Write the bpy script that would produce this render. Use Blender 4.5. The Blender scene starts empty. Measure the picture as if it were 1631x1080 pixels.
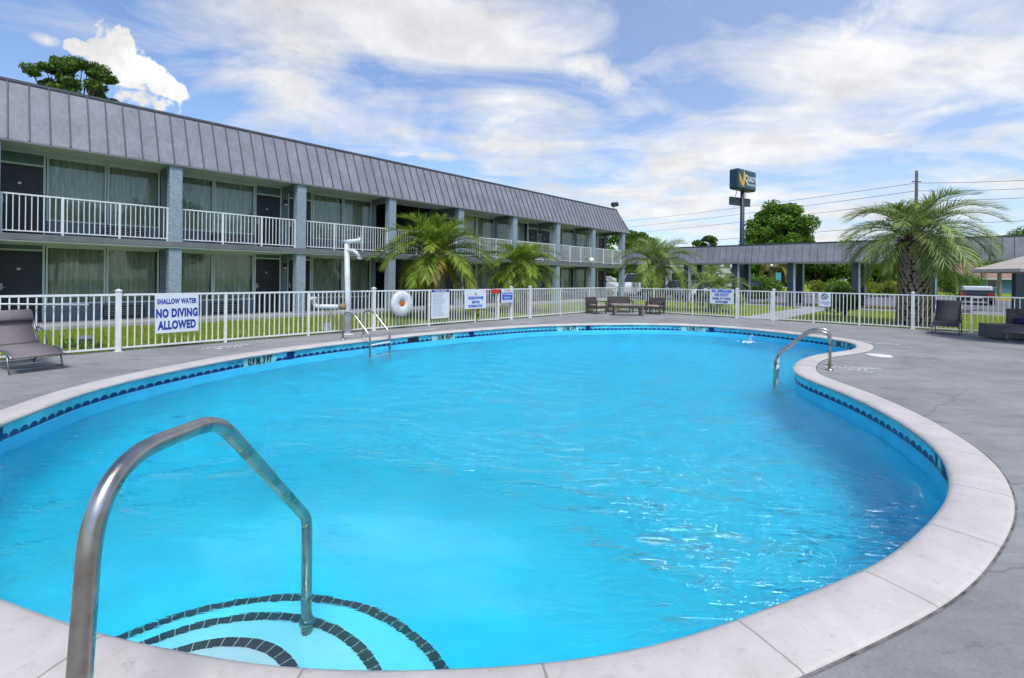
import bpy, bmesh, math, random
import numpy as np
from mathutils import Vector, Matrix, noise as mnoise

random.seed(7); RNG = np.random.default_rng(7)
SC = bpy.context.scene; COL = SC.collection
PI = math.pi; rad = math.radians

# ------------------------------------------------------------ camera model
F, CX, Y0, EYE = 770.0, 815.5, 442.3, 1.54
ROLL = math.atan(.01133); cr, sr = math.cos(ROLL), math.sin(ROLL)
def ray(x, y):
    xc = (x-CX)/F; yc = (Y0-y)/F
    return np.array([xc*cr-yc*sr, 1.0, xc*sr+yc*cr])
def G(x, y, z=0.0):                       # pixel -> point on the level z
    v = ray(x, y); t = (z-EYE)/v[2]
    return Vector((v[0]*t, v[1]*t, z))
def PD(x, y, D):                          # pixel -> point at forward distance D
    v = ray(x, y); return Vector((v[0]*D, D, v[2]*D+EYE))
U = Vector((.6777, .7353, 0)); N = Vector((-.7353, .6777, 0)); B0 = Vector((-13.23, 12.24, 0))
ANG = math.atan2(U.y, U.x)
def W(a, b, z=0): return B0+U*a+N*b+Vector((0, 0, z))
def loc(P): q = Vector((P[0], P[1], 0))-B0; return q.dot(U), q.dot(N)
def inv_b(x, y, b):
    v = ray(x, y); t = (b+B0.dot(N))/(v[0]*N.x+v[1]*N.y); P = Vector((v[0]*t, v[1]*t, v[2]*t+EYE)); return loc(P)[0], P.z
def inv_a(x, y, a):
    v = ray(x, y); t = (a+B0.dot(U))/(v[0]*U.x+v[1]*U.y); P = Vector((v[0]*t, v[1]*t, v[2]*t+EYE)); return loc(P)[1], P.z

# ------------------------------------------------------------ materials
MATS = {}
def newmat(name):
    m = bpy.data.materials.new(name); m.use_nodes = True
    nt = m.node_tree; bs = nt.nodes['Principled BSDF']; return m, nt, bs
def nd(nt, typ, **kw):
    n = nt.nodes.new(typ)
    for k, v in kw.items():
        if k.startswith('_'): setattr(n, k[1:], v)
        else: n.inputs[k.replace('__', ' ')].default_value = v
    return n
def lk(nt, a, b): nt.links.new(a, b)
def ramp(nt, stops, interp='LINEAR'):
    r = nt.nodes.new('ShaderNodeValToRGB'); r.color_ramp.interpolation = interp
    e = r.color_ramp.elements
    while len(e) < len(stops): e.new(.5)
    for el, (p, c) in zip(e, stops):
        el.position = p; el.color = (*c, 1) if len(c) == 3 else c
    return r
def mat(name, col, rough=.6, metal=0, var=.12, scale=3.0, bump=0.0, bscale=40, spec=.5, obj=True, detail=6, col2=None, stretch=None, transl=0):
    """principled with a noise-mottled base colour and a fine noise bump"""
    if name in MATS: return MATS[name]
    m, nt, bs = newmat(name)
    tc = nt.nodes.new('ShaderNodeTexCoord'); src = tc.outputs['Object']
    if stretch:
        mp = nt.nodes.new('ShaderNodeMapping'); mp.inputs['Scale'].default_value = stretch; lk(nt, src, mp.inputs[0]); src = mp.outputs[0]
    n1 = nd(nt, 'ShaderNodeTexNoise', Scale=scale, Detail=detail, Roughness=.6); lk(nt, src, n1.inputs['Vector'])
    c = Vector(col); lo = c*(1-var*1.6); hi = c*(1+var*1.2)
    if col2: lo = Vector(col2); hi = c
    r = ramp(nt, [(.3, tuple(lo)), (.7, tuple(min(1, x) for x in hi))]); lk(nt, n1.outputs['Fac'], r.inputs[0])
    lk(nt, r.outputs[0], bs.inputs['Base Color'])
    bs.inputs['Roughness'].default_value = rough; bs.inputs['Metallic'].default_value = metal
    bs.inputs['Specular IOR Level'].default_value = spec
    if bump:
        n2 = nd(nt, 'ShaderNodeTexNoise', Scale=bscale, Detail=4); lk(nt, src, n2.inputs['Vector'])
        b = nd(nt, 'ShaderNodeBump', Strength=bump, Distance=.02); lk(nt, n2.outputs['Fac'], b.inputs['Height']); lk(nt, b.outputs[0], bs.inputs['Normal'])
    if transl:
        tr = nt.nodes.new('ShaderNodeBsdfTranslucent'); lk(nt, r.outputs[0], tr.inputs[0])
        mx = nd(nt, 'ShaderNodeMixShader', Fac=transl); lk(nt, bs.outputs[0], mx.inputs[1]); lk(nt, tr.outputs[0], mx.inputs[2])
        lk(nt, mx.outputs[0], nt.nodes['Material Output'].inputs[0])
    MATS[name] = m; return m

M = dict(
    white=mat('white_painted_metal', (.72, .73, .72), .4, var=.06, scale=6),
    fence=mat('white_fence_paint', (.74, .75, .72), .45, var=.08, scale=2.5, bump=.1, bscale=60),
    rail=mat('balcony_rail_paint', (.74, .75, .74), .45, var=.06, scale=2.5),
    roofseam=mat('mansard_seam', (.07, .065, .075), .5, var=.1),
    roofcap=mat('roof_cap_metal', (.10, .10, .11), .5, var=.1),
    fascia=mat('fascia_grey', (.20, .20, .21), .5, var=.08),
    soffit=mat('soffit_paint', (.68, .74, .70), .8, var=.06, scale=1.2),
    slate=mat('slate_wall_paint', (.15, .19, .22), .7, var=.1, scale=2, bump=.2, bscale=30),
    slab=mat('concrete_slab', (.16, .165, .17), .85, var=.15, scale=1.5, bump=.2),
    walk=mat('walkway_concrete', (.34, .34, .33), .85, var=.12, scale=1.5, bump=.2),
    door=mat('charcoal_door', (.022, .022, .030), .45, var=.2, scale=2),
    frame=mat('window_frame_paint', (.58, .64, .61), .5, var=.06),
    transom=mat('teal_transom', (.09, .16, .16), .4, var=.08),
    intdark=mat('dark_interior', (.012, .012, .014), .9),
    ac=mat('dark_grille', (.02, .02, .022), .6),
    brass=mat('satin_metal', (.45, .43, .38), .35, metal=1, var=.05),
    dblue=mat('dark_blue_column', (.022, .042, .07), .6, var=.12, scale=2, bump=.15, bscale=30),
    ltgrey=mat('lit_side_and_post_grey', (.38, .42, .45), .6, var=.08),  # pale grey: painted-on light for column sides, plain paint on the lamp post
    deckp=mat('deck_stencil_paint', (.62, .62, .60), .7, var=.25, scale=14),
    coverw=mat('skimmer_cover', (.70, .69, .60), .6),
    black=mat('black_paint', (.012, .013, .015), .5),
    ink=mat('black_tile_lettering', (.01, .012, .014), .35),
    bluep=mat('sign_blue_print', (.010, .045, .30), .5, var=.05),
    bluep2=mat('sign_bright_blue_print', (.015, .12, .55), .5, var=.05),
    redp=mat('red_print', (.45, .03, .03), .5),
    signw=mat('sign_white', (.70, .73, .75), .45, var=.04),
    grey=mat('grey_print', (.30, .33, .45), .6),
    pvc=mat('white_pvc', (.70, .73, .74), .4, var=.10, scale=5, col2=(.50, .50, .46)),
    rust=mat('rust_joint', (.30, .19, .10), .8, var=.4, scale=30),
    wick=mat('dark_wicker', (.065, .052, .052), .7, var=.35, scale=60, bump=.6, bscale=120),
    wickg=mat('grey_wicker', (.15, .135, .13), .7, var=.5, scale=3, bump=1, bscale=2, stretch=(3, 3, 22)),
    cush=mat('faded_peach_cushion', (.42, .30, .24), .9, var=.1),
    purple=mat('purple_cushion', (.045, .025, .13), .9, var=.1),
    woodt=mat('weathered_table', (.19, .16, .14), .7, var=.2, scale=8, stretch=(1, 8, 1)),
    sling=mat('taupe_sling_fabric', (.20, .165, .165), .85, var=.08, scale=20, bump=.3, bscale=300),
    slingd=mat('charcoal_sling_fabric', (.062, .062, .068), .85, var=.15, scale=14, bump=.4, bscale=200),
    chrome=mat('grey_tube_frame', (.22, .24, .25), .35, metal=.7, var=.08),
    tan=mat('tan_canvas', (.52, .45, .37), .9, var=.06, scale=4, transl=.15),
    globe=mat('globe_glass', (.80, .76, .66), .3, var=.02),
    yel=mat('yellow_curb_paint', (.80, .46, .03), .7, var=.15, scale=5),
    kerb=mat('curb_concrete', (.50, .49, .47), .85, var=.12),
    asph=mat('asphalt', (.155, .15, .16), .9, var=.2, scale=.8, bump=.3, bscale=80, spec=.2),
    redcap=mat('red_plastic', (.60, .035, .015), .4),
    orange=mat('orange_canvas', (.55, .16, .03), .8, var=.2, scale=20),
    ringw=mat('ring_foam', (.68, .69, .68), .5, var=.1, scale=9),
    sgreen=mat('sign_dark_green', (.022, .062, .062), .35, var=.08),
    sblue=mat('sign_side_blue', (.010, .035, .085), .4),
    gold=mat('gold_print', (.75, .42, .015), .4, var=.05),
    orangep=mat('orange_print', (.65, .22, .01), .4, var=.05),
    signback=mat('weathered_board', (.04, .06, .075), .7, var=.35, scale=5),
    pole=mat('sign_pole_steel', (.018, .03, .06), .5),
    wood=mat('utility_pole_wood', (.10, .09, .075), .9, var=.2, scale=4),
    wire=mat('cable_rubber', (.05, .05, .06), .6),
    housew=mat('house_wall_blue', (.10, .19, .27), .8, var=.08),
    housel=mat('garage_door_blue', (.26, .38, .47), .7, var=.05),
    houseb=mat('house_brown_roof', (.30, .17, .125), .9, var=.18, scale=6, bump=.3),
    tyre=mat('rubber', (.015, .015, .016), .8),
    rim=mat('alloy', (.35, .36, .37), .3, metal=.8),
    tail=mat('tail_lamp', (.35, .01, .015), .3),
    rock=mat('pale_rock', (.30, .29, .27), .9, var=.25, scale=9, bump=.5),
    plate=mat('grey_steel', (.30, .31, .32), .4, metal=.6),
    foamw=mat('splash_white', (.80, .88, .92), .25, var=.03),
)
# mansard sheet: mottled lilac grey paint
def mansard_mat():
    m, nt, bs = newmat('mansard_lilac_grey')
    tc = nt.nodes.new('ShaderNodeTexCoord')
    a = nd(nt, 'ShaderNodeTexNoise', Scale=1.3, Detail=5); lk(nt, tc.outputs['Object'], a.inputs['Vector'])
    mp = nt.nodes.new('ShaderNodeMapping'); mp.inputs['Scale'].default_value = (14, 14, 1.0); lk(nt, tc.outputs['Object'], mp.inputs[0])
    b = nd(nt, 'ShaderNodeTexNoise', Scale=1.0, Detail=5); lk(nt, mp.outputs[0], b.inputs['Vector'])
    r1 = ramp(nt, [(.3, (.195, .195, .225)), (.7, (.27, .265, .30))]); lk(nt, a.outputs['Fac'], r1.inputs[0])
    r2 = ramp(nt, [(.25, (.78, .78, .78)), (.5, (.97, .97, .97)), (.7, (1.05, 1.05, 1.05))]); lk(nt, b.outputs['Fac'], r2.inputs[0])
    mx = nt.nodes.new('ShaderNodeMixRGB'); mx.blend_type = 'MULTIPLY'; mx.inputs[0].default_value = 1
    lk(nt, r1.outputs[0], mx.inputs[1]); lk(nt, r2.outputs[0], mx.inputs[2]); lk(nt, mx.outputs[0], bs.inputs['Base Color'])
    bs.inputs['Roughness'].default_value = .55; bs.inputs['Specular IOR Level'].default_value = .35
    bp = nd(nt, 'ShaderNodeBump', Strength=.15, Distance=.02); lk(nt, a.outputs['Fac'], bp.inputs['Height']); lk(nt, bp.outputs[0], bs.inputs['Normal'])
    return m
M['roof'] = mansard_mat()
def brick_mat():
    m, nt, bs = newmat('painted_brick')
    tc = nt.nodes.new('ShaderNodeTexCoord')
    mp = nt.nodes.new('ShaderNodeMapping'); mp.inputs['Rotation'].default_value = (rad(90), 0, 0); lk(nt, tc.outputs['Object'], mp.inputs[0])
    br = nd(nt, 'ShaderNodeTexBrick', Scale=1.0); br.inputs['Brick Width'].default_value = .2; br.inputs['Row Height'].default_value = .075; br.inputs['Mortar Size'].default_value = .008
    br.inputs['Color1'].default_value = (.32, .385, .44, 1); br.inputs['Color2'].default_value = (.28, .34, .40, 1); br.inputs['Mortar'].default_value = (.23, .285, .34, 1)
    lk(nt, mp.outputs[0], br.inputs['Vector'])
    n = nd(nt, 'ShaderNodeTexNoise', Scale=14, Detail=5); lk(nt, tc.outputs['Object'], n.inputs['Vector'])
    r = ramp(nt, [(.3, (.85, .85, .85)), (.7, (1.12, 1.12, 1.12))]); lk(nt, n.outputs['Fac'], r.inputs[0])
    mx = nt.nodes.new('ShaderNodeMixRGB'); mx.blend_type = 'MULTIPLY'; mx.inputs[0].default_value = 1
    lk(nt, br.outputs[0], mx.inputs[1]); lk(nt, r.outputs[0], mx.inputs[2]); lk(nt, mx.outputs[0], bs.inputs['Base Color'])
    ad = nd(nt, 'ShaderNodeMath'); ad.operation = 'SUBTRACT'; lk(nt, n.outputs['Fac'], ad.inputs[0]); lk(nt, br.outputs['Fac'], ad.inputs[1])
    b = nd(nt, 'ShaderNodeBump', Strength=.5, Distance=.012); lk(nt, ad.outputs[0], b.inputs['Height']); lk(nt, b.outputs[0], bs.inputs['Normal'])
    bs.inputs['Roughness'].default_value = .6
    return m
M['brick'] = brick_mat()
def steel_mat():
    m, nt, bs = newmat('brushed_steel')
    tc = nt.nodes.new('ShaderNodeTexCoord')
    n = nd(nt, 'ShaderNodeTexNoise', Scale=9, Detail=6); lk(nt, tc.outputs['Object'], n.inputs['Vector'])
    r = ramp(nt, [(.3, (.33, .28, .23)), (.65, (.55, .50, .45))]); lk(nt, n.outputs['Fac'], r.inputs[0]); lk(nt, r.outputs[0], bs.inputs['Base Color'])
    r2 = ramp(nt, [(.3, (.22,)*3), (.7, (.38,)*3)]); lk(nt, n.outputs['Fac'], r2.inputs[0]); lk(nt, r2.outputs[0], bs.inputs['Roughness'])
    bs.inputs['Metallic'].default_value = 1
    n2 = nd(nt, 'ShaderNodeTexNoise', Scale=220, Detail=2); lk(nt, tc.outputs['Object'], n2.inputs['Vector'])
    b = nd(nt, 'ShaderNodeBump', Strength=.06, Distance=.005); lk(nt, n2.outputs['Fac'], b.inputs['Height']); lk(nt, b.outputs[0], bs.inputs['Normal'])
    return m
M['steel'] = steel_mat()
def deck_mat():
    m, nt, bs = newmat('painted_deck_concrete')
    tc = nt.nodes.new('ShaderNodeTexCoord'); P = tc.outputs['Object']
    a = nd(nt, 'ShaderNodeTexNoise', Scale=.55, Detail=9, Roughness=.68, Distortion=.4); lk(nt, P, a.inputs['Vector'])
    mp = nt.nodes.new('ShaderNodeMapping'); mp.inputs['Rotation'].default_value = (0, 0, rad(-20)); mp.inputs['Scale'].default_value = (1, 3.2, 1); lk(nt, P, mp.inputs[0])
    b = nd(nt, 'ShaderNodeTexNoise', Scale=1.6, Detail=8, Roughness=.7, Distortion=.8); lk(nt, mp.outputs[0], b.inputs['Vector'])
    c = nd(nt, 'ShaderNodeTexNoise', Scale=45, Detail=6, Roughness=.7); lk(nt, P, c.inputs['Vector'])
    r1 = ramp(nt, [(.32, (.205, .20, .195)), (.5, (.270, .262, .252)), (.72, (.335, .325, .31))]); lk(nt, a.outputs['Fac'], r1.inputs[0])
    r2 = ramp(nt, [(.30, (.55, .55, .56)), (.43, (.93, .93, .93)), (.62, (1.06, 1.06, 1.06))]); lk(nt, b.outputs['Fac'], r2.inputs[0])
    r3 = ramp(nt, [(.3, (.86, .86, .86)), (.6, (1.06, 1.06, 1.06))]); lk(nt, c.outputs['Fac'], r3.inputs[0])
    m1 = nt.nodes.new('ShaderNodeMixRGB'); m1.blend_type = 'MULTIPLY'; m1.inputs[0].default_value = 1
    m2 = nt.nodes.new('ShaderNodeMixRGB'); m2.blend_type = 'MULTIPLY'; m2.inputs[0].default_value = 1
    lk(nt, r1.outputs[0], m1.inputs[1]); lk(nt, r2.outputs[0], m1.inputs[2]); lk(nt, m1.outputs[0], m2.inputs[1]); lk(nt, r3.outputs[0], m2.inputs[2])
    # hairline cracks
    v = nd(nt, 'ShaderNodeTexVoronoi', Scale=.33); v.feature = 'DISTANCE_TO_EDGE'
    dn = nd(nt, 'ShaderNodeTexNoise', Scale=2.2, Detail=6); lk(nt, P, dn.inputs['Vector'])
    vm = nt.nodes.new('ShaderNodeMixRGB'); vm.inputs[0].default_value = .22; lk(nt, P, vm.inputs[1]); lk(nt, dn.outputs['Color'], vm.inputs[2]); lk(nt, vm.outputs[0], v.inputs['Vector'])
    rc = ramp(nt, [(0, (.62, .62, .62)), (.0018, (1, 1, 1))]); lk(nt, v.outputs['Distance'], rc.inputs[0])
    jm = nt.nodes.new('ShaderNodeMapping'); jm.inputs['Rotation'].default_value = (0, 0, -ANG+.02); lk(nt, P, jm.inputs[0])
    js = nt.nodes.new('ShaderNodeSeparateXYZ'); lk(nt, jm.outputs[0], js.inputs[0]); prev = m2.outputs[0]
    for ax in (0, 1):
        a1 = nd(nt, 'ShaderNodeMath'); a1.operation = 'MULTIPLY_ADD'; lk(nt, js.outputs[ax], a1.inputs[0]); a1.inputs[1].default_value = 1/3.4; a1.inputs[2].default_value = .37
        a2 = nd(nt, 'ShaderNodeMath'); a2.operation = 'FRACT'; lk(nt, a1.outputs[0], a2.inputs[0])
        jr = ramp(nt, [(0, (.62, .62, .62)), (.0026, (.72, .72, .72)), (.0034, (1, 1, 1))]); lk(nt, a2.outputs[0], jr.inputs[0])
        jx = nt.nodes.new('ShaderNodeMixRGB'); jx.blend_type = 'MULTIPLY'; jx.inputs[0].default_value = .7; lk(nt, prev, jx.inputs[1]); lk(nt, jr.outputs[0], jx.inputs[2]); prev = jx.outputs[0]
    m3 = nt.nodes.new('ShaderNodeMixRGB'); m3.blend_type = 'MULTIPLY'; m3.inputs[0].default_value = .8
    lk(nt, prev, m3.inputs[1]); lk(nt, rc.outputs[0], m3.inputs[2]); lk(nt, m3.outputs[0], bs.inputs['Base Color'])
    bs.inputs['Roughness'].default_value = .72; bs.inputs['Specular IOR Level'].default_value = .35
    bp = nd(nt, 'ShaderNodeBump', Strength=.35, Distance=.012); lk(nt, c.outputs['Fac'], bp.inputs['Height']); lk(nt, bp.outputs[0], bs.inputs['Normal'])
    return m
M['deck'] = deck_mat()
def coping_mat():
    m, nt, bs = newmat('coping_stone')
    tc = nt.nodes.new('ShaderNodeTexCoord'); P = tc.outputs['Object']
    a = nd(nt, 'ShaderNodeTexNoise', Scale=2.2, Detail=9, Roughness=.7); lk(nt, P, a.inputs['Vector'])
    b = nd(nt, 'ShaderNodeTexNoise', Scale=18, Detail=8, Roughness=.75, Distortion=.6); lk(nt, P, b.inputs['Vector'])
    r1 = ramp(nt, [(.3, (.47, .415, .370)), (.65, (.60, .54, .485))]); lk(nt, a.outputs['Fac'], r1.inputs[0])
    r2 = ramp(nt, [(.28, (.70, .68, .66)), (.42, (.97, .97, .97)), (.7, (1.03, 1.03, 1.03))]); lk(nt, b.outputs['Fac'], r2.inputs[0])
    m1 = nt.nodes.new('ShaderNodeMixRGB'); m1.blend_type = 'MULTIPLY'; m1.inputs[0].default_value = 1
    lk(nt, r1.outputs[0], m1.inputs[1]); lk(nt, r2.outputs[0], m1.inputs[2])
    # joints across the ring every 0.93 m (UV.x runs in metres round the pool)
    uv = nt.nodes.new('ShaderNodeUVMap'); sp = nt.nodes.new('ShaderNodeSeparateXYZ'); lk(nt, uv.outputs[0], sp.inputs[0])
    wn = nd(nt, 'ShaderNodeTexNoise', Scale=25, Detail=3); lk(nt, P, wn.inputs['Vector'])
    wj = nd(nt, 'ShaderNodeMath'); wj.operation = 'MULTIPLY_ADD'; lk(nt, wn.outputs['Fac'], wj.inputs[0]); wj.inputs[1].default_value = .012; lk(nt, sp.outputs[0], wj.inputs[2])
    dv = nd(nt, 'ShaderNodeMath'); dv.operation = 'DIVIDE'; lk(nt, wj.outputs[0], dv.inputs[0]); dv.inputs[1].default_value = .93
    fr = nd(nt, 'ShaderNodeMath'); fr.operation = 'FRACT'; lk(nt, dv.outputs[0], fr.inputs[0])
    rj = ramp(nt, [(0, (.48, .46, .44)), (.008, (.60, .58, .56)), (.013, (1, 1, 1))]); lk(nt, fr.outputs[0], rj.inputs[0])
    m2 = nt.nodes.new('ShaderNodeMixRGB'); m2.blend_type = 'MULTIPLY'; m2.inputs[0].default_value = 1
    lk(nt, m1.outputs[0], m2.inputs[1]); lk(nt, rj.outputs[0], m2.inputs[2]); lk(nt, m2.outputs[0], bs.inputs['Base Color'])
    bs.inputs['Roughness'].default_value = .62
    bp = nd(nt, 'ShaderNodeBump', Strength=.25, Distance=.008); lk(nt, b.outputs['Fac'], bp.inputs['Height']); lk(nt, bp.outputs[0], bs.inputs['Normal'])
    return m
M['coping'] = coping_mat()
TILE = .150
def tile_mat():
    m, nt, bs = newmat('wave_border_tile')
    uv = nt.nodes.new('ShaderNodeUVMap'); sp = nt.nodes.new('ShaderNodeSeparateXYZ'); lk(nt, uv.outputs[0], sp.inputs[0])
    def op(o, a, b=None, c=None):
        n = nt.nodes.new('ShaderNodeMath'); n.operation = o
        for i, v in enumerate((a, b, c)):
            if v is None: continue
            if isinstance(v, (int, float)): n.inputs[i].default_value = v
            else: lk(nt, v, n.inputs[i])
        return n.outputs[0]
    u, v = sp.outputs[0], sp.outputs[1]
    fu = op('FRACT', op('DIVIDE', u, TILE)); c = op('SUBTRACT', fu, .47)
    hump = op('MULTIPLY_ADD', op('POWER', op('ABSOLUTE', op('MULTIPLY', c, 2.0)), 2.2), -.26, .47)      # wave height 0..1 of the tile
    wave = op('LESS_THAN', v, hump)
    fine = op('MULTIPLY', op('SINE', op('MULTIPLY', fu, 25.0)), .02)
    wave2 = op('LESS_THAN', v, op('ADD', hump, fine))
    n = nd(nt, 'ShaderNodeTexNoise', Scale=5, Detail=5); tc = nt.nodes.new('ShaderNodeTexCoord'); lk(nt, tc.outputs['Object'], n.inputs['Vector'])
    rt = ramp(nt, [(.3, (.08, .56, .66)), (.7, (.17, .72, .80))]); lk(nt, n.outputs['Fac'], rt.inputs[0])
    rb = ramp(nt, [(.3, (.006, .022, .13)), (.7, (.012, .045, .22))]); lk(nt, n.outputs['Fac'], rb.inputs[0])
    mx = nt.nodes.new('ShaderNodeMixRGB'); lk(nt, wave2, mx.inputs[0]); lk(nt, rt.outputs[0], mx.inputs[1]); lk(nt, rb.outputs[0], mx.inputs[2])
    g = op('LESS_THAN', fu, .035)
    mg = nt.nodes.new('ShaderNodeMixRGB'); lk(nt, g, mg.inputs[0]); lk(nt, mx.outputs[0], mg.inputs[1]); mg.inputs[2].default_value = (.30, .52, .54, 1)
    lk(nt, mg.outputs[0], bs.inputs['Base Color']); bs.inputs['Roughness'].default_value = .22
    return m
M['tile'] = tile_mat()
M['bluetile'] = mat('dark_blue_tile', (.008, .03, .16), .2, var=.2, scale=9)
M['marktile'] = mat('pale_aqua_tile', (.38, .70, .68), .25, var=.1, scale=9)
M['plaster'] = mat('pool_plaster', (.34, .80, .91), .8, var=.04, scale=1.2, bump=.1, col2=(.22, .68, .85))
M['waterline'] = mat('toned_down_plaster', (.07, .62, .86), .6, var=.05, scale=3)  # same plaster; the basin's copy is brightened for light lost under water
M['stepw'] = mat('step_plaster', (.86, .92, .95), .8, var=.04, scale=3)
def steptile_mat():
    m, nt, bs = newmat('step_edge_tiles')
    uv = nt.nodes.new('ShaderNodeUVMap'); sp = nt.nodes.new('ShaderNodeSeparateXYZ'); lk(nt, uv.outputs[0], sp.inputs[0])
    d = nd(nt, 'ShaderNodeMath'); d.operation = 'DIVIDE'; lk(nt, sp.outputs[0], d.inputs[0]); d.inputs[1].default_value = .075
    f = nd(nt, 'ShaderNodeMath'); f.operation = 'FRACT'; lk(nt, d.outputs[0], f.inputs[0])
    fl = nd(nt, 'ShaderNodeMath'); fl.operation = 'FLOOR'; lk(nt, d.outputs[0], fl.inputs[0])
    wn = nt.nodes.new('ShaderNodeTexWhiteNoise'); wn.noise_dimensions = '1D'; lk(nt, fl.outputs[0], wn.inputs['W'])
    rt = ramp(nt, [(0, (.030, .028, .028)), (1, (.060, .050, .045))]); lk(nt, wn.outputs['Value'], rt.inputs[0])
    l = nd(nt, 'ShaderNodeMath'); l.operation = 'LESS_THAN'; lk(nt, f.outputs[0], l.inputs[0]); l.inputs[1].default_value = .07
    mg = nt.nodes.new('ShaderNodeMixRGB'); lk(nt, l.outputs[0], mg.inputs[0]); lk(nt, rt.outputs[0], mg.inputs[1]); mg.inputs[2].default_value = (.62, .60, .48, 1)
    lk(nt, mg.outputs[0], bs.inputs['Base Color']); bs.inputs['Roughness'].default_value = .4
    return m
M['steptile'] = steptile_mat()
def glass_mat():
    m, nt, bs = newmat('window_glass'); nt.nodes.remove(bs)
    tr = nt.nodes.new('ShaderNodeBsdfTransparent'); tr.inputs[0].default_value = (.85, .92, .89, 1)
    gl = nt.nodes.new('ShaderNodeBsdfGlossy'); gl.inputs[0].default_value = (.85, .95, .95, 1); gl.inputs['Roughness'].default_value = .02
    fr = nd(nt, 'ShaderNodeFresnel', IOR=1.7)
    tc = nt.nodes.new('ShaderNodeTexCoord'); n = nd(nt, 'ShaderNodeTexNoise', Scale=.8, Detail=1); lk(nt, tc.outputs['Object'], n.inputs['Vector'])
    bp = nd(nt, 'ShaderNodeBump', Strength=.05, Distance=.1); lk(nt, n.outputs['Fac'], bp.inputs['Height']); lk(nt, bp.outputs[0], gl.inputs['Normal'])
    mx = nt.nodes.new('ShaderNodeMixShader'); lk(nt, fr.outputs[0], mx.inputs[0]); lk(nt, tr.outputs[0], mx.inputs[1]); lk(nt, gl.outputs[0], mx.inputs[2])
    lk(nt, mx.outputs[0], nt.nodes['Material Output'].inputs[0]); return m
M['glass'] = glass_mat()
M['curtain'] = mat('sage_curtain', (.74, .73, .58), .9, var=.25, scale=3, stretch=(6, 6, .6))
M['carglass'] = mat('car_glass', (.02, .03, .035), .08, spec=.8)
def water_mat():
    m, nt, bs = newmat('pool_water'); nt.nodes.remove(bs)
    rf = nt.nodes.new('ShaderNodeBsdfRefraction'); rf.inputs['IOR'].default_value = 1.15; rf.inputs['Roughness'].default_value = 0; rf.inputs[0].default_value = (1, 1, 1, 1)
    gl = nt.nodes.new('ShaderNodeBsdfGlossy'); gl.inputs['Roughness'].default_value = .04; gl.inputs[0].default_value = (1, 1, 1, 1)
    tc = nt.nodes.new('ShaderNodeTexCoord')
    mp = nt.nodes.new('ShaderNodeMapping'); mp.inputs['Rotation'].default_value = (0, 0, rad(14)); mp.inputs['Scale'].default_value = (.8, 2.6, 1); lk(nt, tc.outputs['Object'], mp.inputs[0])
    n = nd(nt, 'ShaderNodeTexNoise', Scale=4.2, Detail=3, Roughness=.55, Distortion=1.2); lk(nt, mp.outputs[0], n.inputs['Vector'])
    # the water is calm over the entry steps and rippled elsewhere
    dd = nt.nodes.new('ShaderNodeVectorMath'); dd.operation = 'DISTANCE'; lk(nt, tc.outputs['Object'], dd.inputs[0]); dd.inputs[1].default_value = (-1.3, 2.4, -.34)
    mr = nt.nodes.new('ShaderNodeMapRange'); mr.interpolation_type = 'SMOOTHSTEP'; lk(nt, dd.outputs['Value'], mr.inputs[0]); mr.inputs[1].default_value = 1.2; mr.inputs[2].default_value = 3.4; mr.inputs[3].default_value = .035; mr.inputs[4].default_value = 1.0
    bp = nd(nt, 'ShaderNodeBump', Distance=.125); lk(nt, n.outputs['Fac'], bp.inputs['Height']); lk(nt, mr.outputs[0], bp.inputs['Strength'])
    for x in (rf, gl): lk(nt, bp.outputs[0], x.inputs['Normal'])
    fr = nd(nt, 'ShaderNodeFresnel', IOR=1.6); lk(nt, bp.outputs[0], fr.inputs['Normal'])
    f2 = nd(nt, 'ShaderNodeFresnel', IOR=1.15); lk(nt, bp.outputs[0], f2.inputs['Normal']); ge = nt.nodes.new('ShaderNodeNewGeometry')
    mf = nt.nodes.new('ShaderNodeMix'); lk(nt, ge.outputs['Backfacing'], mf.inputs[0]); lk(nt, fr.outputs[0], mf.inputs[2]); lk(nt, f2.outputs[0], mf.inputs[3])
    mx = nt.nodes.new('ShaderNodeMixShader'); lk(nt, mf.outputs[0], mx.inputs[0]); lk(nt, rf.outputs[0], mx.inputs[1]); lk(nt, gl.outputs[0], mx.inputs[2])
    o = nt.nodes['Material Output']; lk(nt, mx.outputs[0], o.inputs[0])
    va = nt.nodes.new('ShaderNodeVolumeAbsorption'); va.inputs['Density'].default_value = 1.5; va.inputs['Color'].default_value = (.02, .968, 1.0, 1)
    lk(nt, va.outputs[0], o.inputs['Volume']); return m
M['water'] = water_mat()
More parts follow.
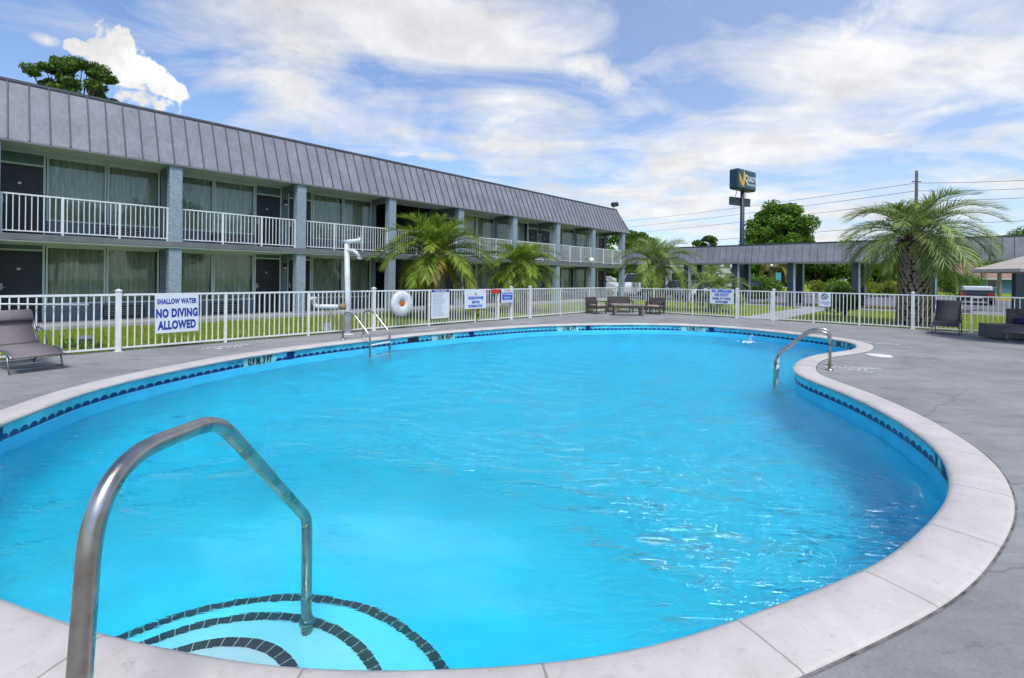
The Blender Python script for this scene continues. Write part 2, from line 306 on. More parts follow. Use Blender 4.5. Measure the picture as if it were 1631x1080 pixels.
def grass_mat():
    m, nt, bs = newmat('lawn_grass')
    tc = nt.nodes.new('ShaderNodeTexCoord'); P = tc.outputs['Object']
    a = nd(nt, 'ShaderNodeTexNoise', Scale=.5, Detail=8, Roughness=.65); lk(nt, P, a.inputs['Vector'])
    b = nd(nt, 'ShaderNodeTexNoise', Scale=30, Detail=6, Roughness=.8); lk(nt, P, b.inputs['Vector'])
    r1 = ramp(nt, [(.3, (.15, .21, .012)), (.55, (.23, .31, .016)), (.75, (.31, .34, .03))]); lk(nt, a.outputs['Fac'], r1.inputs[0])
    r2 = ramp(nt, [(.3, (.55, .55, .55)), (.65, (1.2, 1.2, 1.2))]); lk(nt, b.outputs['Fac'], r2.inputs[0])
    mx = nt.nodes.new('ShaderNodeMixRGB'); mx.blend_type = 'MULTIPLY'; mx.inputs[0].default_value = 1
    lk(nt, r1.outputs[0], mx.inputs[1]); lk(nt, r2.outputs[0], mx.inputs[2]); lk(nt, mx.outputs[0], bs.inputs['Base Color'])
    bs.inputs['Roughness'].default_value = .9; bs.inputs['Specular IOR Level'].default_value = .1
    bp = nd(nt, 'ShaderNodeBump', Strength=.8, Distance=.04); lk(nt, b.outputs['Fac'], bp.inputs['Height']); lk(nt, bp.outputs[0], bs.inputs['Normal'])
    return m
M['lawn'] = grass_mat()
def leaf_mat(name, lo, hi, scale=1.2, tr=.3):
    m, nt, bs = newmat(name)
    tc = nt.nodes.new('ShaderNodeTexCoord'); a = nd(nt, 'ShaderNodeTexNoise', Scale=scale, Detail=8, Roughness=.8); lk(nt, tc.outputs['Object'], a.inputs['Vector'])
    g = nt.nodes.new('ShaderNodeNewGeometry')
    ad = nd(nt, 'ShaderNodeMath'); ad.operation = 'MULTIPLY_ADD'; lk(nt, g.outputs['Random Per Island'], ad.inputs[0]); ad.inputs[1].default_value = .45; lk(nt, a.outputs['Fac'], ad.inputs[2])
    r = ramp(nt, [(.45, lo), (.95, hi)]); lk(nt, ad.outputs[0], r.inputs[0]); lk(nt, r.outputs[0], bs.inputs['Base Color'])
    bs.inputs['Roughness'].default_value = .55; bs.inputs['Specular IOR Level'].default_value = .3
    t = nt.nodes.new('ShaderNodeBsdfTranslucent'); lk(nt, r.outputs[0], t.inputs[0])
    mx = nd(nt, 'ShaderNodeMixShader', Fac=tr); lk(nt, bs.outputs[0], mx.inputs[1]); lk(nt, t.outputs[0], mx.inputs[2])
    lk(nt, mx.outputs[0], nt.nodes['Material Output'].inputs[0]); return m
M['leafA'] = leaf_mat('pine_foliage', (.024, .065, .010), (.15, .26, .03))
M['leafB'] = leaf_mat('oak_foliage', (.028, .09, .010), (.20, .36, .03))
M['leafY'] = leaf_mat('yellow_green_foliage', (.09, .15, .012), (.36, .40, .04))
M['leafD'] = leaf_mat('dark_shrub_foliage', (.015, .044, .008), (.09, .19, .022))
M['palmA'] = leaf_mat('bright_palm_leaf', (.05, .11, .012), (.40, .53, .07), tr=.35)
M['palmB'] = leaf_mat('blue_green_palm_leaf', (.045, .09, .022), (.46, .58, .17), tr=.35)
M['palmOld'] = leaf_mat('yellowing_palm_leaf', (.14, .13, .02), (.36, .32, .06), tr=.3)
M['blade'] = leaf_mat('grass_blades', (.17, .24, .012), (.40, .45, .035), tr=.35)
M['trunk'] = mat('tree_bark', (.10, .08, .06), .95, var=.3, scale=6, bump=.6, bscale=20)
M['boot'] = mat('palm_boot', (.34, .265, .215), .95, var=.32, scale=14, bump=.6, bscale=40)
M['bootd'] = mat('dark_palm_fibre', (.035, .022, .018), .95, var=.3, scale=10, bump=.6)

# ------------------------------------------------------------ mesh helpers
class MB:
    def __init__(s): s.v = []; s.f = []; s.uv = None; s.sm = []
    def add(s, vs, fs, smooth=False):
        k = len(s.v); s.v += [tuple(v) for v in vs]; s.f += [tuple(i+k for i in f) for f in fs]; s.sm += [smooth]*len(fs); return s
    def box(s, x0, x1, y0, y1, z0, z1, T=None):
        v = [Vector((x, y, z)) for z in (z0, z1) for y in (y0, y1) for x in (x0, x1)]
        if T is not None: v = [T @ p for p in v]
        return s.add(v, [(0, 2, 3, 1), (4, 5, 7, 6), (0, 1, 5, 4), (1, 3, 7, 5), (3, 2, 6, 7), (2, 0, 4, 6)])
    def tube(s, pts, r, seg=10, caps=True):
        pts = [Vector(p) for p in pts]; n = len(pts); rs = r if isinstance(r, (list, tuple)) else [r]*n
        t0 = (pts[1]-pts[0]).normalized(); a = t0.orthogonal().normalized(); vs = []
        for i, p in enumerate(pts):
            t = ((pts[min(i+1, n-1)]-p).normalized()+(p-pts[max(i-1, 0)]).normalized()).normalized() if 0 < i < n-1 else (pts[min(i+1, n-1)]-pts[max(i-1, 0)]).normalized()
            a = (a-t*a.dot(t)).normalized(); b = t.cross(a)
            for k in range(seg):
                th = 2*PI*k/seg; vs.append(p+(a*math.cos(th)+b*math.sin(th))*rs[i])
        fs = [(i*seg+k, i*seg+(k+1) % seg, (i+1)*seg+(k+1) % seg, (i+1)*seg+k) for i in range(n-1) for k in range(seg)]
        s.add(vs, fs, True)
        if caps:
            k = len(s.v)-len(vs)
            s.f.append(tuple(k+i for i in range(seg))[::-1]); s.f.append(tuple(k+(n-1)*seg+i for i in range(seg))); s.sm += [False, False]
        return s
    def lathe(s, prof, c=(0, 0, 0), seg=20, axis='Z'):
        c = Vector(c); vs = []
        for r, h in prof:
            for k in range(seg):
                th = 2*PI*k/seg; x, y = r*math.cos(th), r*math.sin(th)
                vs.append(c+(Vector((x, y, h)) if axis == 'Z' else Vector((x, h, y)) if axis == 'Y' else Vector((h, x, y))))
        n = len(prof); fs = [(i*seg+k, i*seg+(k+1) % seg, (i+1)*seg+(k+1) % seg, (i+1)*seg+k) for i in range(n-1) for k in range(seg)]
        s.add(vs, fs, True)
        k = len(s.v)-len(vs)
        if prof[0][0] > 1e-4: s.f.append(tuple(k+i for i in range(seg))[::-1]); s.sm.append(False)
        if prof[-1][0] > 1e-4: s.f.append(tuple(k+(n-1)*seg+i for i in range(seg))); s.sm.append(False)
        return s
    def prism(s, poly, x0, x1, T=None):     # poly in (y,z), extruded along x
        n = len(poly); vs = [Vector((x0, p[0], p[1])) for p in poly]+[Vector((x1, p[0], p[1])) for p in poly]
        if T is not None: vs = [T @ p for p in vs]
        return s.add(vs, [tuple(range(n))[::-1], tuple(range(n, 2*n))]+[(i, (i+1) % n, n+(i+1) % n, n+i) for i in range(n)])
    def build(s, name, m, parent=None, bevel=0, smooth=None, fix=False):
        me = bpy.data.meshes.new(name); me.from_pydata(s.v, [], s.f)
        if s.uv is not None:
            ul = me.uv_layers.new(name='UVMap')
            for lp in me.loops: ul.data[lp.index].uv = s.uv[lp.vertex_index]
        sm = s.sm if smooth is None else [smooth]*len(s.f)
        me.polygons.foreach_set('use_smooth', sm); me.materials.append(M[m] if isinstance(m, str) else m)
        if fix:
            bm = bmesh.new(); bm.from_mesh(me); bmesh.ops.recalc_face_normals(bm, faces=bm.faces); bm.to_mesh(me); bm.free()
        me.update(); o = bpy.data.objects.new(name, me); COL.objects.link(o)
        if parent is not None: o.parent = parent
        if bevel:
            b = o.modifiers.new('bevel', 'BEVEL'); b.width = bevel; b.segments = 2; b.limit_method = 'ANGLE'
        return o
def np_obj(name, V, Fq, m, parent=None, smooth=False):
    V = np.asarray(V, np.float32).reshape(-1, 3); Fq = np.asarray(Fq, np.int32); k = Fq.shape[1]
    me = bpy.data.meshes.new(name); me.vertices.add(len(V)); me.vertices.foreach_set('co', V.ravel())
    me.loops.add(Fq.size); me.loops.foreach_set('vertex_index', Fq.ravel())
    me.polygons.add(len(Fq)); me.polygons.foreach_set('loop_start', np.arange(0, Fq.size, k, dtype=np.int32)); me.polygons.foreach_set('loop_total', np.full(len(Fq), k, np.int32))
    me.polygons.foreach_set('use_smooth', np.full(len(Fq), smooth)); me.materials.append(M[m]); me.update(calc_edges=True); me.validate()
    o = bpy.data.objects.new(name, me); COL.objects.link(o)
    if parent is not None: o.parent = parent
    return o
def tag(o, label=None, cat=None, group=None, kind=None):
    if label: o['label'] = label
    if cat: o['category'] = cat
    if group: o['group'] = group
    if kind: o['kind'] = kind
    return o
def thing(name, p=(0, 0, 0), rz=0, label=None, cat=None, group=None):
    o = bpy.data.objects.new(name, None); COL.objects.link(o); o.location = p; o.rotation_euler = (0, 0, rz); o.empty_display_size = .2
    return tag(o, label, cat, group)
def children(o): return [c for c in COL.objects if c.parent == o]
def copy_tree(o, parent=None):
    c = o.copy(); COL.objects.link(c); c.parent = parent
    for ch in [q for q in list(COL.objects) if q.parent == o]: copy_tree(ch, c)
    return c
def text(body, size, m, parent, p=(0, 0, 0), rot=(PI/2, 0, 0), bold=0.0, align='CENTER', sx=1.0, shear=0, name='lettering', space=1.0, lines=1.0):
    cu = bpy.data.curves.new(name, 'FONT'); cu.body = body; cu.size = size; cu.align_x = align; cu.align_y = 'CENTER'
    cu.offset = bold; cu.extrude = .0008; cu.shear = shear; cu.space_character = space; cu.space_line = lines; cu.resolution_u = 3
    cu.materials.append(M[m]); tmp = bpy.data.objects.new('tmp_text', cu); COL.objects.link(tmp)
    dg = bpy.context.evaluated_depsgraph_get(); dg.update(); me = bpy.data.meshes.new_from_object(tmp.evaluated_get(dg)); bpy.data.objects.remove(tmp); bpy.data.curves.remove(cu)
    me.name = name; me.materials.clear(); me.materials.append(M[m]); o = bpy.data.objects.new(name, me); COL.objects.link(o); o.parent = parent; o.location = p; o.rotation_euler = rot; o.scale = (sx, 1, 1)
    return o
def fillet(pts, r, n=6):
    pts = [Vector(p) for p in pts]; out = [pts[0]]; rr = r if isinstance(r, (list, tuple)) else [r]*len(pts)
    for i in range(1, len(pts)-1):
        a, p, b = pts[i-1], pts[i], pts[i+1]; u, v = (a-p), (b-p); q = min(rr[i], u.length*.49, v.length*.49)
        A, C = p+u.normalized()*q, p+v.normalized()*q
        for k in range(n+1):
            t = k/n; out.append(A*(1-t)**2+p*2*t*(1-t)+C*t*t)
    return out+[pts[-1]]
def catmull(P, closed=True, sub=8):
    P = [np.array(p, float) for p in P]; n = len(P); out = []
    for i in range(n):
        p0, p1, p2, p3 = P[i-1], P[i], P[(i+1) % n], P[(i+2) % n]
        for k in range(sub):
            t = k/sub; out.append(.5*((2*p1)+(-p0+p2)*t+(2*p0-5*p1+4*p2-p3)*t*t+(-p0+3*p1-3*p2+p3)*t**3))
    return np.array(out)

# ------------------------------------------------------------ pool outline
inn = [(0,674),(56,653),(113,631),(169,614),(226,600),(282,588),(338,577),(395,567),(496,552.5),(594,541),(700,530.3),(836,520),(934,516.8),(1040,516.3),(1130,519.3),(1200,524.5),(1270,532),(1326,539.5),(1354,545),(1364.6,551),(1354,557.2),(1326,561.5),(1298,565.5),(1277,571.7),(1265,581.5),(1268,594),(1305,610),(1340,623.6),(1375,639),(1410,657),(1445,678),(1480,704),(1505,732),(1514,764),(1510.6,791),(1489,822),(1441,868),(1392.6,899.5),(1344.5,921),(1272,950),(1200,976),(1100,1012),(1000,1037),(900,1053),(747,1064),(580,1068.5),(480,1064),(378,1054),(272,1033),(158,1009),(60,975),(0,953)]
raw = [np.array(G(*p)[:2]) for p in inn]+[np.array(p) for p in ((-2.95, 2.50), (-3.55, 2.84), (-4.15, 3.28), (-4.65, 3.78), (-5.0, 4.34))]
def resample(P, n):
    Q = np.vstack([P, P[:1]]); d = np.r_[0, np.cumsum(np.linalg.norm(np.diff(Q, axis=0), axis=1))]
    t = np.linspace(0, d[-1], n, endpoint=False); return np.stack([np.interp(t, d, Q[:, i]) for i in (0, 1)], 1), d[-1]
PO, _ = resample(catmull(raw), 520)
for _ in range(10): PO = .25*np.roll(PO, 1, 0)+.5*PO+.25*np.roll(PO, -1, 0)
PO, PER = resample(PO, 520); NP_ = len(PO)
area = .5*np.sum(PO[:, 0]*np.roll(PO[:, 1], -1)-np.roll(PO[:, 0], -1)*PO[:, 1])
if area < 0: PO = PO[::-1].copy()
tg = np.roll(PO, -1, 0)-np.roll(PO, 1, 0); tg /= np.linalg.norm(tg, axis=1)[:, None]
PN = np.stack([tg[:, 1], -tg[:, 0]], 1)            # outward normal of the ccw outline
SEG = PER/NP_
def ring(off): return PO+PN*off
def ring_strip(offz, name, m, parent, vs_=None, closed_uv=True):
    """surface swept round the pool: offz = list of (offset outward, z); UV.x in metres, UV.y = 0..1"""
    b = MB(); K = len(offz); V = []; UV = []
    for j, (o_, z) in enumerate(offz):
        R = ring(o_)
        for i in range(NP_+1):
            q = R[i % NP_]; V.append((q[0], q[1], z)); UV.append((i*SEG, (vs_[j] if vs_ else j/(K-1))))
    n1 = NP_+1
    fs = [(j*n1+i, j*n1+i+1, (j+1)*n1+i+1, (j+1)*n1+i) for j in range(K-1) for i in range(NP_)]
    b.add(V, fs, True); b.uv = UV; return b.build(name, m, parent)
WZ = -.34; CW = .335; TB = -.055
pool = thing('swimming_pool', (0, 0, 0), 0, 'kidney shaped swimming pool with white stone coping and blue wave tiles', 'swimming pool')
ring_strip([(.035, -.05), (.0, -.045), (-.012, -.025), (-.004, -.006), (.03, .012), (.10, .016), (CW-.02, .014), (CW, .008), (CW, -.03)], 'coping', 'coping', pool)
ring_strip([(.034, TB-.150), (.034, -.04)], 'tile_band', 'tile', pool, vs_=[0, 1.1])
M['joint'] = mat('dirty_edge_joint', (.16, .15, .14), .9, var=.5, scale=9)
ring_strip([(CW-.002, .0045), (CW+.014, .0045)], 'edge_joint', 'joint', pool)
# basin wall, cove and floor
def floor_z(x, y): return -1.24-.03*max(0, x+2.0)-.025*max(0, y-4)
b = MB(); V = []; fs = []
ring_strip([(.024, -.42), (.024, TB-.151)], 'plaster_above_water', 'waterline', pool)  # bare plaster below the tiles, in the deeper copy of the basin colour
lay = [(.030, -.20), (.030, -.95), (.01, None, .22), (-.06, None, .09), (-.18, None, .02), (-.35, None, .0)]
for L in lay:
    R = ring(L[0])
    for q in R: V.append((q[0], q[1], L[1] if L[1] is not None else floor_z(q[0], q[1])+L[2]))
fs = [(j*NP_+i, j*NP_+(i+1) % NP_, (j+1)*NP_+(i+1) % NP_, (j+1)*NP_+i)[::-1] for j in range(len(lay)-1) for i in range(NP_)]
b.add(V, fs, True)
basin = b.build('basin', 'plaster', pool)
def fill_outline(loops, zf, name, m, parent=None):
    bm = bmesh.new(); es = []
    for lp in loops:
        vs = [bm.verts.new((p[0], p[1], zf(p[0], p[1]))) for p in lp]
        es += [bm.edges.new((vs[i], vs[(i+1) % len(vs)])) for i in range(len(vs))]
    bmesh.ops.triangle_fill(bm, edges=es, use_beauty=True)
    for f in bm.faces:
        f.normal_update()
        if f.normal.z < 0: f.normal_flip()
    me = bpy.data.meshes.new(name); bm.to_mesh(me); bm.free(); me.materials.append(M[m])
    o = bpy.data.objects.new(name, me); COL.objects.link(o)
    if parent: o.parent = parent
    return o
fill_outline([ring(-.34)], lambda x, y: floor_z(x, y)+.001, 'pool_floor', 'plaster', pool)
# steps: half-round treads about a point on the near wall
SCN = np.array([-1.46, 2.09])
for (r, zt) in ((1.345, -.92), (.94, -.69), (.53, -.47)):
    seg = 56; b = MB(); V = []; n = seg+1
    ths = [PI*(-.12)+PI*1.24*k/seg for k in range(n)]
    for z, rr in ((-1.6, r), (zt-.02, r), (zt, r-.015)):
        V += [(SCN[0]+rr*math.cos(t), SCN[1]+rr*math.sin(t), z) for t in ths]
    V.append((SCN[0], SCN[1]-.3, zt))
    fs = [(j*n+i, j*n+i+1, (j+1)*n+i+1, (j+1)*n+i) for j in range(2) for i in range(seg)]+[(2*n+i, 2*n+i+1, 3*n) for i in range(seg)]
    b.add(V, fs, False); st = b.build('step', 'stepw', pool)
    b = MB(); V = []; UV = []
    for k, (rr, z) in enumerate(((r+.004, zt-.075), (r+.004, zt+.004), (r-.062, zt+.005))):
        for i, t in enumerate(ths): V.append((SCN[0]+rr*math.cos(t), SCN[1]+rr*math.sin(t), z)); UV.append((r*t, k/2))
    b.add(V, [(j*n+i, j*n+i+1, (j+1)*n+i+1, (j+1)*n+i) for j in range(2) for i in range(seg)]); b.uv = UV; b.build('edge_tiles', 'steptile', st)
# water body
def make_water():
    x0, x1, y0, y1 = PO[:, 0].min()-.3, PO[:, 0].max()+.3, PO[:, 1].min()-.3, PO[:, 1].max()+.3
    st = .045; nx, ny = int((x1-x0)/st), int((y1-y0)/st)
    X, Y = np.meshgrid(np.linspace(x0, x1, nx), np.linspace(y0, y1, ny)); Z = np.zeros_like(X)
    rng = np.random.default_rng(3)
    wx = X+.35*np.sin(Y*1.1+1)+.2*np.sin(Y*2.3+X*.7); wy = Y+.30*np.sin(X*.9+.5)+.18*np.sin(X*2.1-Y*.8)
    for i in range(46):                       # wavelets mostly running from the inlet jet toward the steps
        lam = rng.uniform(.20, 1.0); k = 2*PI/lam; th = rad(-105)+rng.normal(0, .55)
        amp = .0042*lam**.9*rng.uniform(.4, 1.2); ph = rng.uniform(0, 6.28)
        env = .45+.55*np.sin(X*rng.uniform(.3, .9)+rng.uniform(0, 6))*np.sin(Y*rng.uniform(.3, .9)+rng.uniform(0, 6))
        Z += amp*env*np.sin(k*(wx*math.cos(th)+wy*math.sin(th))+ph)
    Z *= 1-.86*np.exp(-(((X+1.2)/1.7)**2+((Y-2.6)/1.3)**2))
    d = np.hypot(X-7.1, Y-14.2); Z += .007*np.exp(-d*.45)*np.sin(d*2*PI/.33)*np.clip(d*3, 0, 1)
    V = np.stack([X.ravel(), Y.ravel(), (WZ+Z).ravel()], 1)
    idx = np.arange(nx*ny).reshape(ny, nx)
    Q = np.stack([idx[:-1, :-1], idx[:-1, 1:], idx[1:, 1:], idx[1:, :-1]], -1).reshape(-1, 4)
    bd = np.concatenate([idx[0, :], idx[1:, -1], idx[-1, -2::-1], idx[-2:0:-1, 0]]); nb = len(bd); n0 = len(V)
    Vb = V[bd].copy(); Vb[:, 2] = -3.2; V = np.vstack([V, Vb, [[(x0+x1)/2, (y0+y1)/2, -3.2]]])
    j = np.arange(nb); jn = (j+1) % nb
    S = np.stack([bd[j], n0+j, n0+jn, bd[jn]], 1)
    C = np.stack([n0+j, np.full(nb, n0+nb), np.full(nb, n0+nb), n0+jn], 1)[:, [0, 1, 3]]
    me = bpy.data.meshes.new('pool_water')
    faces = [tuple(map(int, f)) for f in Q]+[tuple(map(int, f)) for f in S]+[tuple(map(int, f)) for f in C]
    me.from_pydata([tuple(map(float, v)) for v in V], [], faces)
    sm = [True]*len(Q)+[False]*(len(S)+len(C)); me.polygons.foreach_set('use_smooth', sm); me.materials.append(M['water']); me.update()
    o = bpy.data.objects.new('pool_water', me); COL.objects.link(o); return tag(o, kind='structure')
make_water()
# depth marks and dark tiles on the band: find arc position by pixel of the band
def arc_at(px, py, z=TB-.05):
    q = np.array(G(px, py, z)[:2]); d = np.linalg.norm(PO-q, axis=1); return int(np.argmin(d))
def band_plate(i, w, m, name, parent, off=.026, z0=TB-.150, z1=-.045):
    n = max(2, int(w/SEG)); R = ring(off); ids = [(i-n//2+k) % NP_ for k in range(n+1)]
    b = MB(); V = [(R[j][0], R[j][1], z) for z in (z0, z1) for j in ids]; c = n+1
    b.add(V, [(k, k+1, c+k+1, c+k) for k in range(n)]); return b.build(name, m, parent)
def band_text(i, s, size, parent, up=0):
    # letters one by one so that they follow the curve; the outline runs ccw, seen from inside it reads right to left
    x = -(len(s)-1)/2
    for ch in s:
        if ch != ' ':
            j = (i-int(round(x*size*.33/SEG))) % NP_
            q = ring(.022)[j]; t = -tg[j]
            text(ch, size, 'ink', parent, (q[0], q[1], TB-.075+up), (PI/2, 0, math.atan2(t[1], t[0])), bold=size*.065, sx=.66)
        x += 1
marks = [((407, 572), '0.9 M. 3 FT', .72), ((702, 534), '1.4 M. 4\u00bdFT', .80), ((911, 523), '1.5 M. 5 FT', .80), ((1107, 523), '1.5 M. 5 FT', .80), ((1346, 548), '1.5 M. 5 FT', .7), ((1510, 748), '0.9 M. 3 FT', .72)]
for (px, py), s, w in marks:
    i = arc_at(px, py); mk = band_plate(i, w, 'marktile', 'depth_marker', pool)
    if px < 1200:
        q = ring(.012)[i]; t = -tg[i]; text(s, .185, 'ink', mk, (q[0], q[1], TB-.078), (PI/2, 0, math.atan2(t[1], t[0])), bold=.006, sx=.60)
    else: band_text(i, s, .190, mk)
for px, py in ((440+12, 563), (738, 530), (933, 521), (1137, 523), (6, 690)):
    band_plate(arc_at(px, py), .15, 'bluetile', 'dark_tile', pool, .027)
# dolphin arcs on tiles next to the marks
for (px, py), s, w in marks[:4]:
    i = arc_at(px, py)
    for sgn, offs in ((1, (.10, .25)), (-1, (.30, .45))):
        for o_ in offs:
            j = (i+int(round(sgn*(w/2+o_)/SEG))) % NP_; q = ring(.026)[j]; t = Vector((-tg[j][0], -tg[j][1], 0)); z = TB-.055
            c = Vector((q[0], q[1], z))
            MB().tube([c+t*(.05*math.cos(a))+Vector((0, 0, .035*math.sin(a)-.01)) for a in [PI*k/6 for k in range(7)]], [.002, .005, .007, .008, .006, .004, .007], 6).build('dolphin_tile_mark', 'bluetile', pool)
# grating-like dark skimmer mouth
i = arc_at(650, 539); band_plate(i, .38, 'black', 'skimmer_mouth', pool, .0275, TB-.12, -.06)
# wall inlet jet
jp = G(1205, 527, -.18); jb = MB()
for k in range(60):
    r_ = random.random(); a = G(1206, 526, -.10); c = G(1193, 545, WZ)
    p0 = a+(c-a)*r_; p0 = p0+Vector((random.gauss(0, .012+.02*r_), random.gauss(0, .012+.02*r_), .10*r_*(1-r_)*4*.5))
    q = random.uniform(.007, .018); jb.lathe([(0.0001, -q), (q*.8, -q*.5), (q, 0), (q*.8, q*.5), (0.0001, q)], p0, 8)
c = G(1192, 545, WZ)
for k in range(60):
    r_ = abs(random.gauss(0, .13)); th = random.uniform(0, 2*PI); q = random.uniform(.008, .02)
    jb.lathe([(q*1.4, -q*.3), (q*1.2, q*.3), (0.0001, q*.6)], (c.x+r_*math.cos(th)*1.3, c.y+r_*math.sin(th)*.8, WZ+.004), 8)
o = jb.build('water_jet', 'foamw'); tag(o, 'small white jet of water splashing into the pool near the far right end', 'water jet')

# ------------------------------------------------------------ ground sheets
hole = ring(CW-.04)
big = [(-700, -60), (700, -60), (700, 900), (-700, 900)]
o = fill_outline([big, hole], lambda x, y: -.02, 'ground', 'lawn'); tag(o, kind='structure')
def LW(a, b_): p = W(a, b_); return (p.x, p.y)
dk = [LW(-4.5, -5.72), LW(20.82, -5.72), LW(20.82, -33), LW(-4.5, -33)]
o = fill_outline([dk, hole], lambda x, y: 0.0, 'pool_deck', 'deck'); tag(o, kind='structure')
def flat_local(name, pts, z, m, kind='structure'):
    b = MB(); n = len(pts); b.add([W(a, b_, z) for a, b_ in pts], [tuple(range(n))]); o = b.build(name, m)
    if o.data.polygons[0].normal.z < 0: o.data.flip_normals()
    return tag(o, kind=kind)
flat_local('path', [(20.82, -12.85), (20.82, -11.40), (32.6, -11.40), (32.6, -12.85)], -.006, 'walk')
flat_local('parking_lot', [(35.2, 9), (35.2, -60), (62, -60), (62, 9)], -.014, 'asph')
flat_local('pavement', [(32.6, 1), (32.6, -19.0), (35.1, -19.0), (35.1, 1)], -.002, 'walk')
b = MB()
for a_, b1, b2 in ((35.1, 9, -19), (62, 9, -60)):
    b.add([W(a_, b1, -.02), W(a_, b2, -.02), W(a_, b2, .12), W(a_, b1, .12), W(a_+.15, b1, .12), W(a_+.15, b2, .12), W(a_+.15, b2, -.02), W(a_+.15, b1, -.02)], [(0, 1, 2, 3), (3, 2, 5, 4), (4, 5, 6, 7)])
b.build('kerb', 'kerb'); tag(bpy.data.objects['kerb'], kind='structure')
b = MB(); b.add([W(33.0, -18.6, -.02), W(33.0, -60, -.02), W(33.0, -60, .13), W(33.0, -18.6, .13), W(33.22, -18.6, .13), W(33.22, -60, .13), W(33.22, -60, -.02), W(33.22, -18.6, -.02)], [(0, 1, 2, 3), (3, 2, 5, 4), (4, 5, 6, 7), (0, 3, 4, 7)])
o = b.build('kerb', 'kerb'); tag(o, kind='structure')
flat_local('parking_lot', [(33.22, -19.0), (33.22, -60), (35.2, -60), (35.2, -19)], -.012, 'asph')
b = MB()
for b1, b2 in ((-2, -4.2), (-5.5, -7.2), (-8.1, -9.6), (-11.2, -12.2), (-12.9, -13.3), (-13.9, -16.4), (-17.4, -18.3)):
    b.add([W(35.09, b1, 0), W(35.09, b2, 0), W(35.09, b2, .125), W(35.09, b1, .125), W(35.26, b1, .125), W(35.26, b2, .125), W(35.26, b2, 0), W(35.26, b1, 0)], [(0, 1, 2, 3), (3, 2, 5, 4), (4, 5, 6, 7), (0, 3, 4, 7), (1, 6, 5, 2)])
o = b.build('kerb_paint', 'yel'); tag(o, kind='structure')
b = MB(); b.add([W(61.99, -18, 0), W(61.99, -60, 0), W(61.99, -60, .125), W(61.99, -18, .125), W(62.16, -18, .125), W(62.16, -60, .125)], [(0, 1, 2, 3), (3, 2, 5, 4)]); tag(b.build('kerb_paint', 'yel'), kind='structure')
for k in range(7):
    flat_local('road_marking', [(41+k*0, -22-k*2.7), (46, -22-k*2.7), (46, -22.12-k*2.7), (41, -22.12-k*2.7)], -.008, 'deckp')
# stencils painted on the deck beside the coping
for (px, py), rz in (((362, 553), ANG), ((682, 525), ANG), ((840, 514.5), rad(20)), ((1075, 515.5), rad(-20)), ((1362, 588), rad(-12)), ((1397, 546.5), rad(-60))):
    c = G(px, py); t = thing('deck_stencil', (c.x, c.y, .004), rz); t['kind'] = 'structure'
    text('NO DIVING', .17, 'deckp', t, (0, .09, .001), (0, 0, 0), bold=.006)
    text('\u25cf 3 FT' if px < 400 else '5 FT', .17, 'deckp', t, (0, -.11, .001), (0, 0, 0), bold=.006)
c = G(1400, 567); t = MB().lathe([(.23, 0), (.23, .012), (.21, .018), (.0001, .02)], (0, 0, 0), 28).build('skimmer_lid', 'coverw'); t.location = c; t.location.z = .003
tag(t, 'round cream skimmer lid on the deck beside the narrow pool lobe', 'skimmer lid')

# ------------------------------------------------------------ fences
HF = 1.135
def fence_panel(parent, x0, x1, z=0, low=False, name='fence_panel'):
    b = MB(); b.box(x0, x1, -.018, .018, HF-.04, HF); b.box(x0, x1, -.016, .016, .05, .085)
    n = max(1, int(round((x1-x0)/.115)))
    for k in range(1, n):
        x = x0+(x1-x0)*k/n; b.box(x-.011, x+.011, -.011, .011, .085, HF-.04)
    return b.build(name, 'fence', parent)
def fence_post(parent, x, thick, name='post'):
    w = .045 if thick else .027; b = MB().box(x-w, x+w, -w, w, -.02, HF+(.05 if thick else .004))
    if thick:
        b.box(x-w-.012, x+w+.012, -w-.012, w+.012, HF+.05, HF+.068)
        b.add([(x-w-.005, -w-.005, HF+.068), (x+w+.005, -w-.005, HF+.068), (x+w+.005, w+.005, HF+.068), (x-w-.005, w+.005, HF+.068), (x, 0, HF+.10)], [(0, 1, 4), (1, 2, 4), (2, 3, 4), (3, 0, 4)])
        b.box(x-w-.02, x+w+.02, -w-.02, w+.02, -.01, .008)
    return b.build(name, 'fence', parent)
WB = N*0
fl = thing('pool_fence', W(0, -5.86), ANG, 'long white picket fence run between the pool deck and motel lawn', 'fence', 'white pool fence runs')
posts = [(-4.2, 0), (-2.2, 0), (-.25, 0), (1.72, 1), (3.62, 0), (5.52, 0), (7.39, 1), (9.34, 0), (11.30, 0), (12.35, 0), (13.13, 1), (14.2, 1), (16.15, 0), (18.3, 0), (20.60, 1)]
for x, t in posts: fence_post(fl, x, t)
for (x0, _), (x1, _) in zip(posts[:-1], posts[1:]):
    if abs(x0-11.30) < .01: continue
    fence_panel(fl, x0+.03, x1-.03)
g = thing('pool_gate', W(11.33, -5.93), ANG-rad(4), 'narrow white gate with a red latch beside the shower reminder sign', 'gate')
fence_panel(g, .03, .96, name='gate_panel'); MB().box(.93, .99, -.03, .03, .02, HF-.02).build('gate_stile', 'fence', g)
MB().lathe([(.0001, -.05), (.05, -.04), (.065, 0), (.05, .04), (.0001, .05)], (.84, 0, HF-.06), 14).box(.62, 1.0, -.07, -.02, HF-.15, HF-.01).build('latch', 'redcap', g, bevel=.01)
ANR = ANG-PI/2
fr_ = thing('pool_fence', W(20.66, -5.95), ANR, 'white picket fence run between the pool deck and the lawn before the covered walkway', 'fence', 'white pool fence runs')
def rb(b_): return -5.95-b_           # distance along the right run from its start
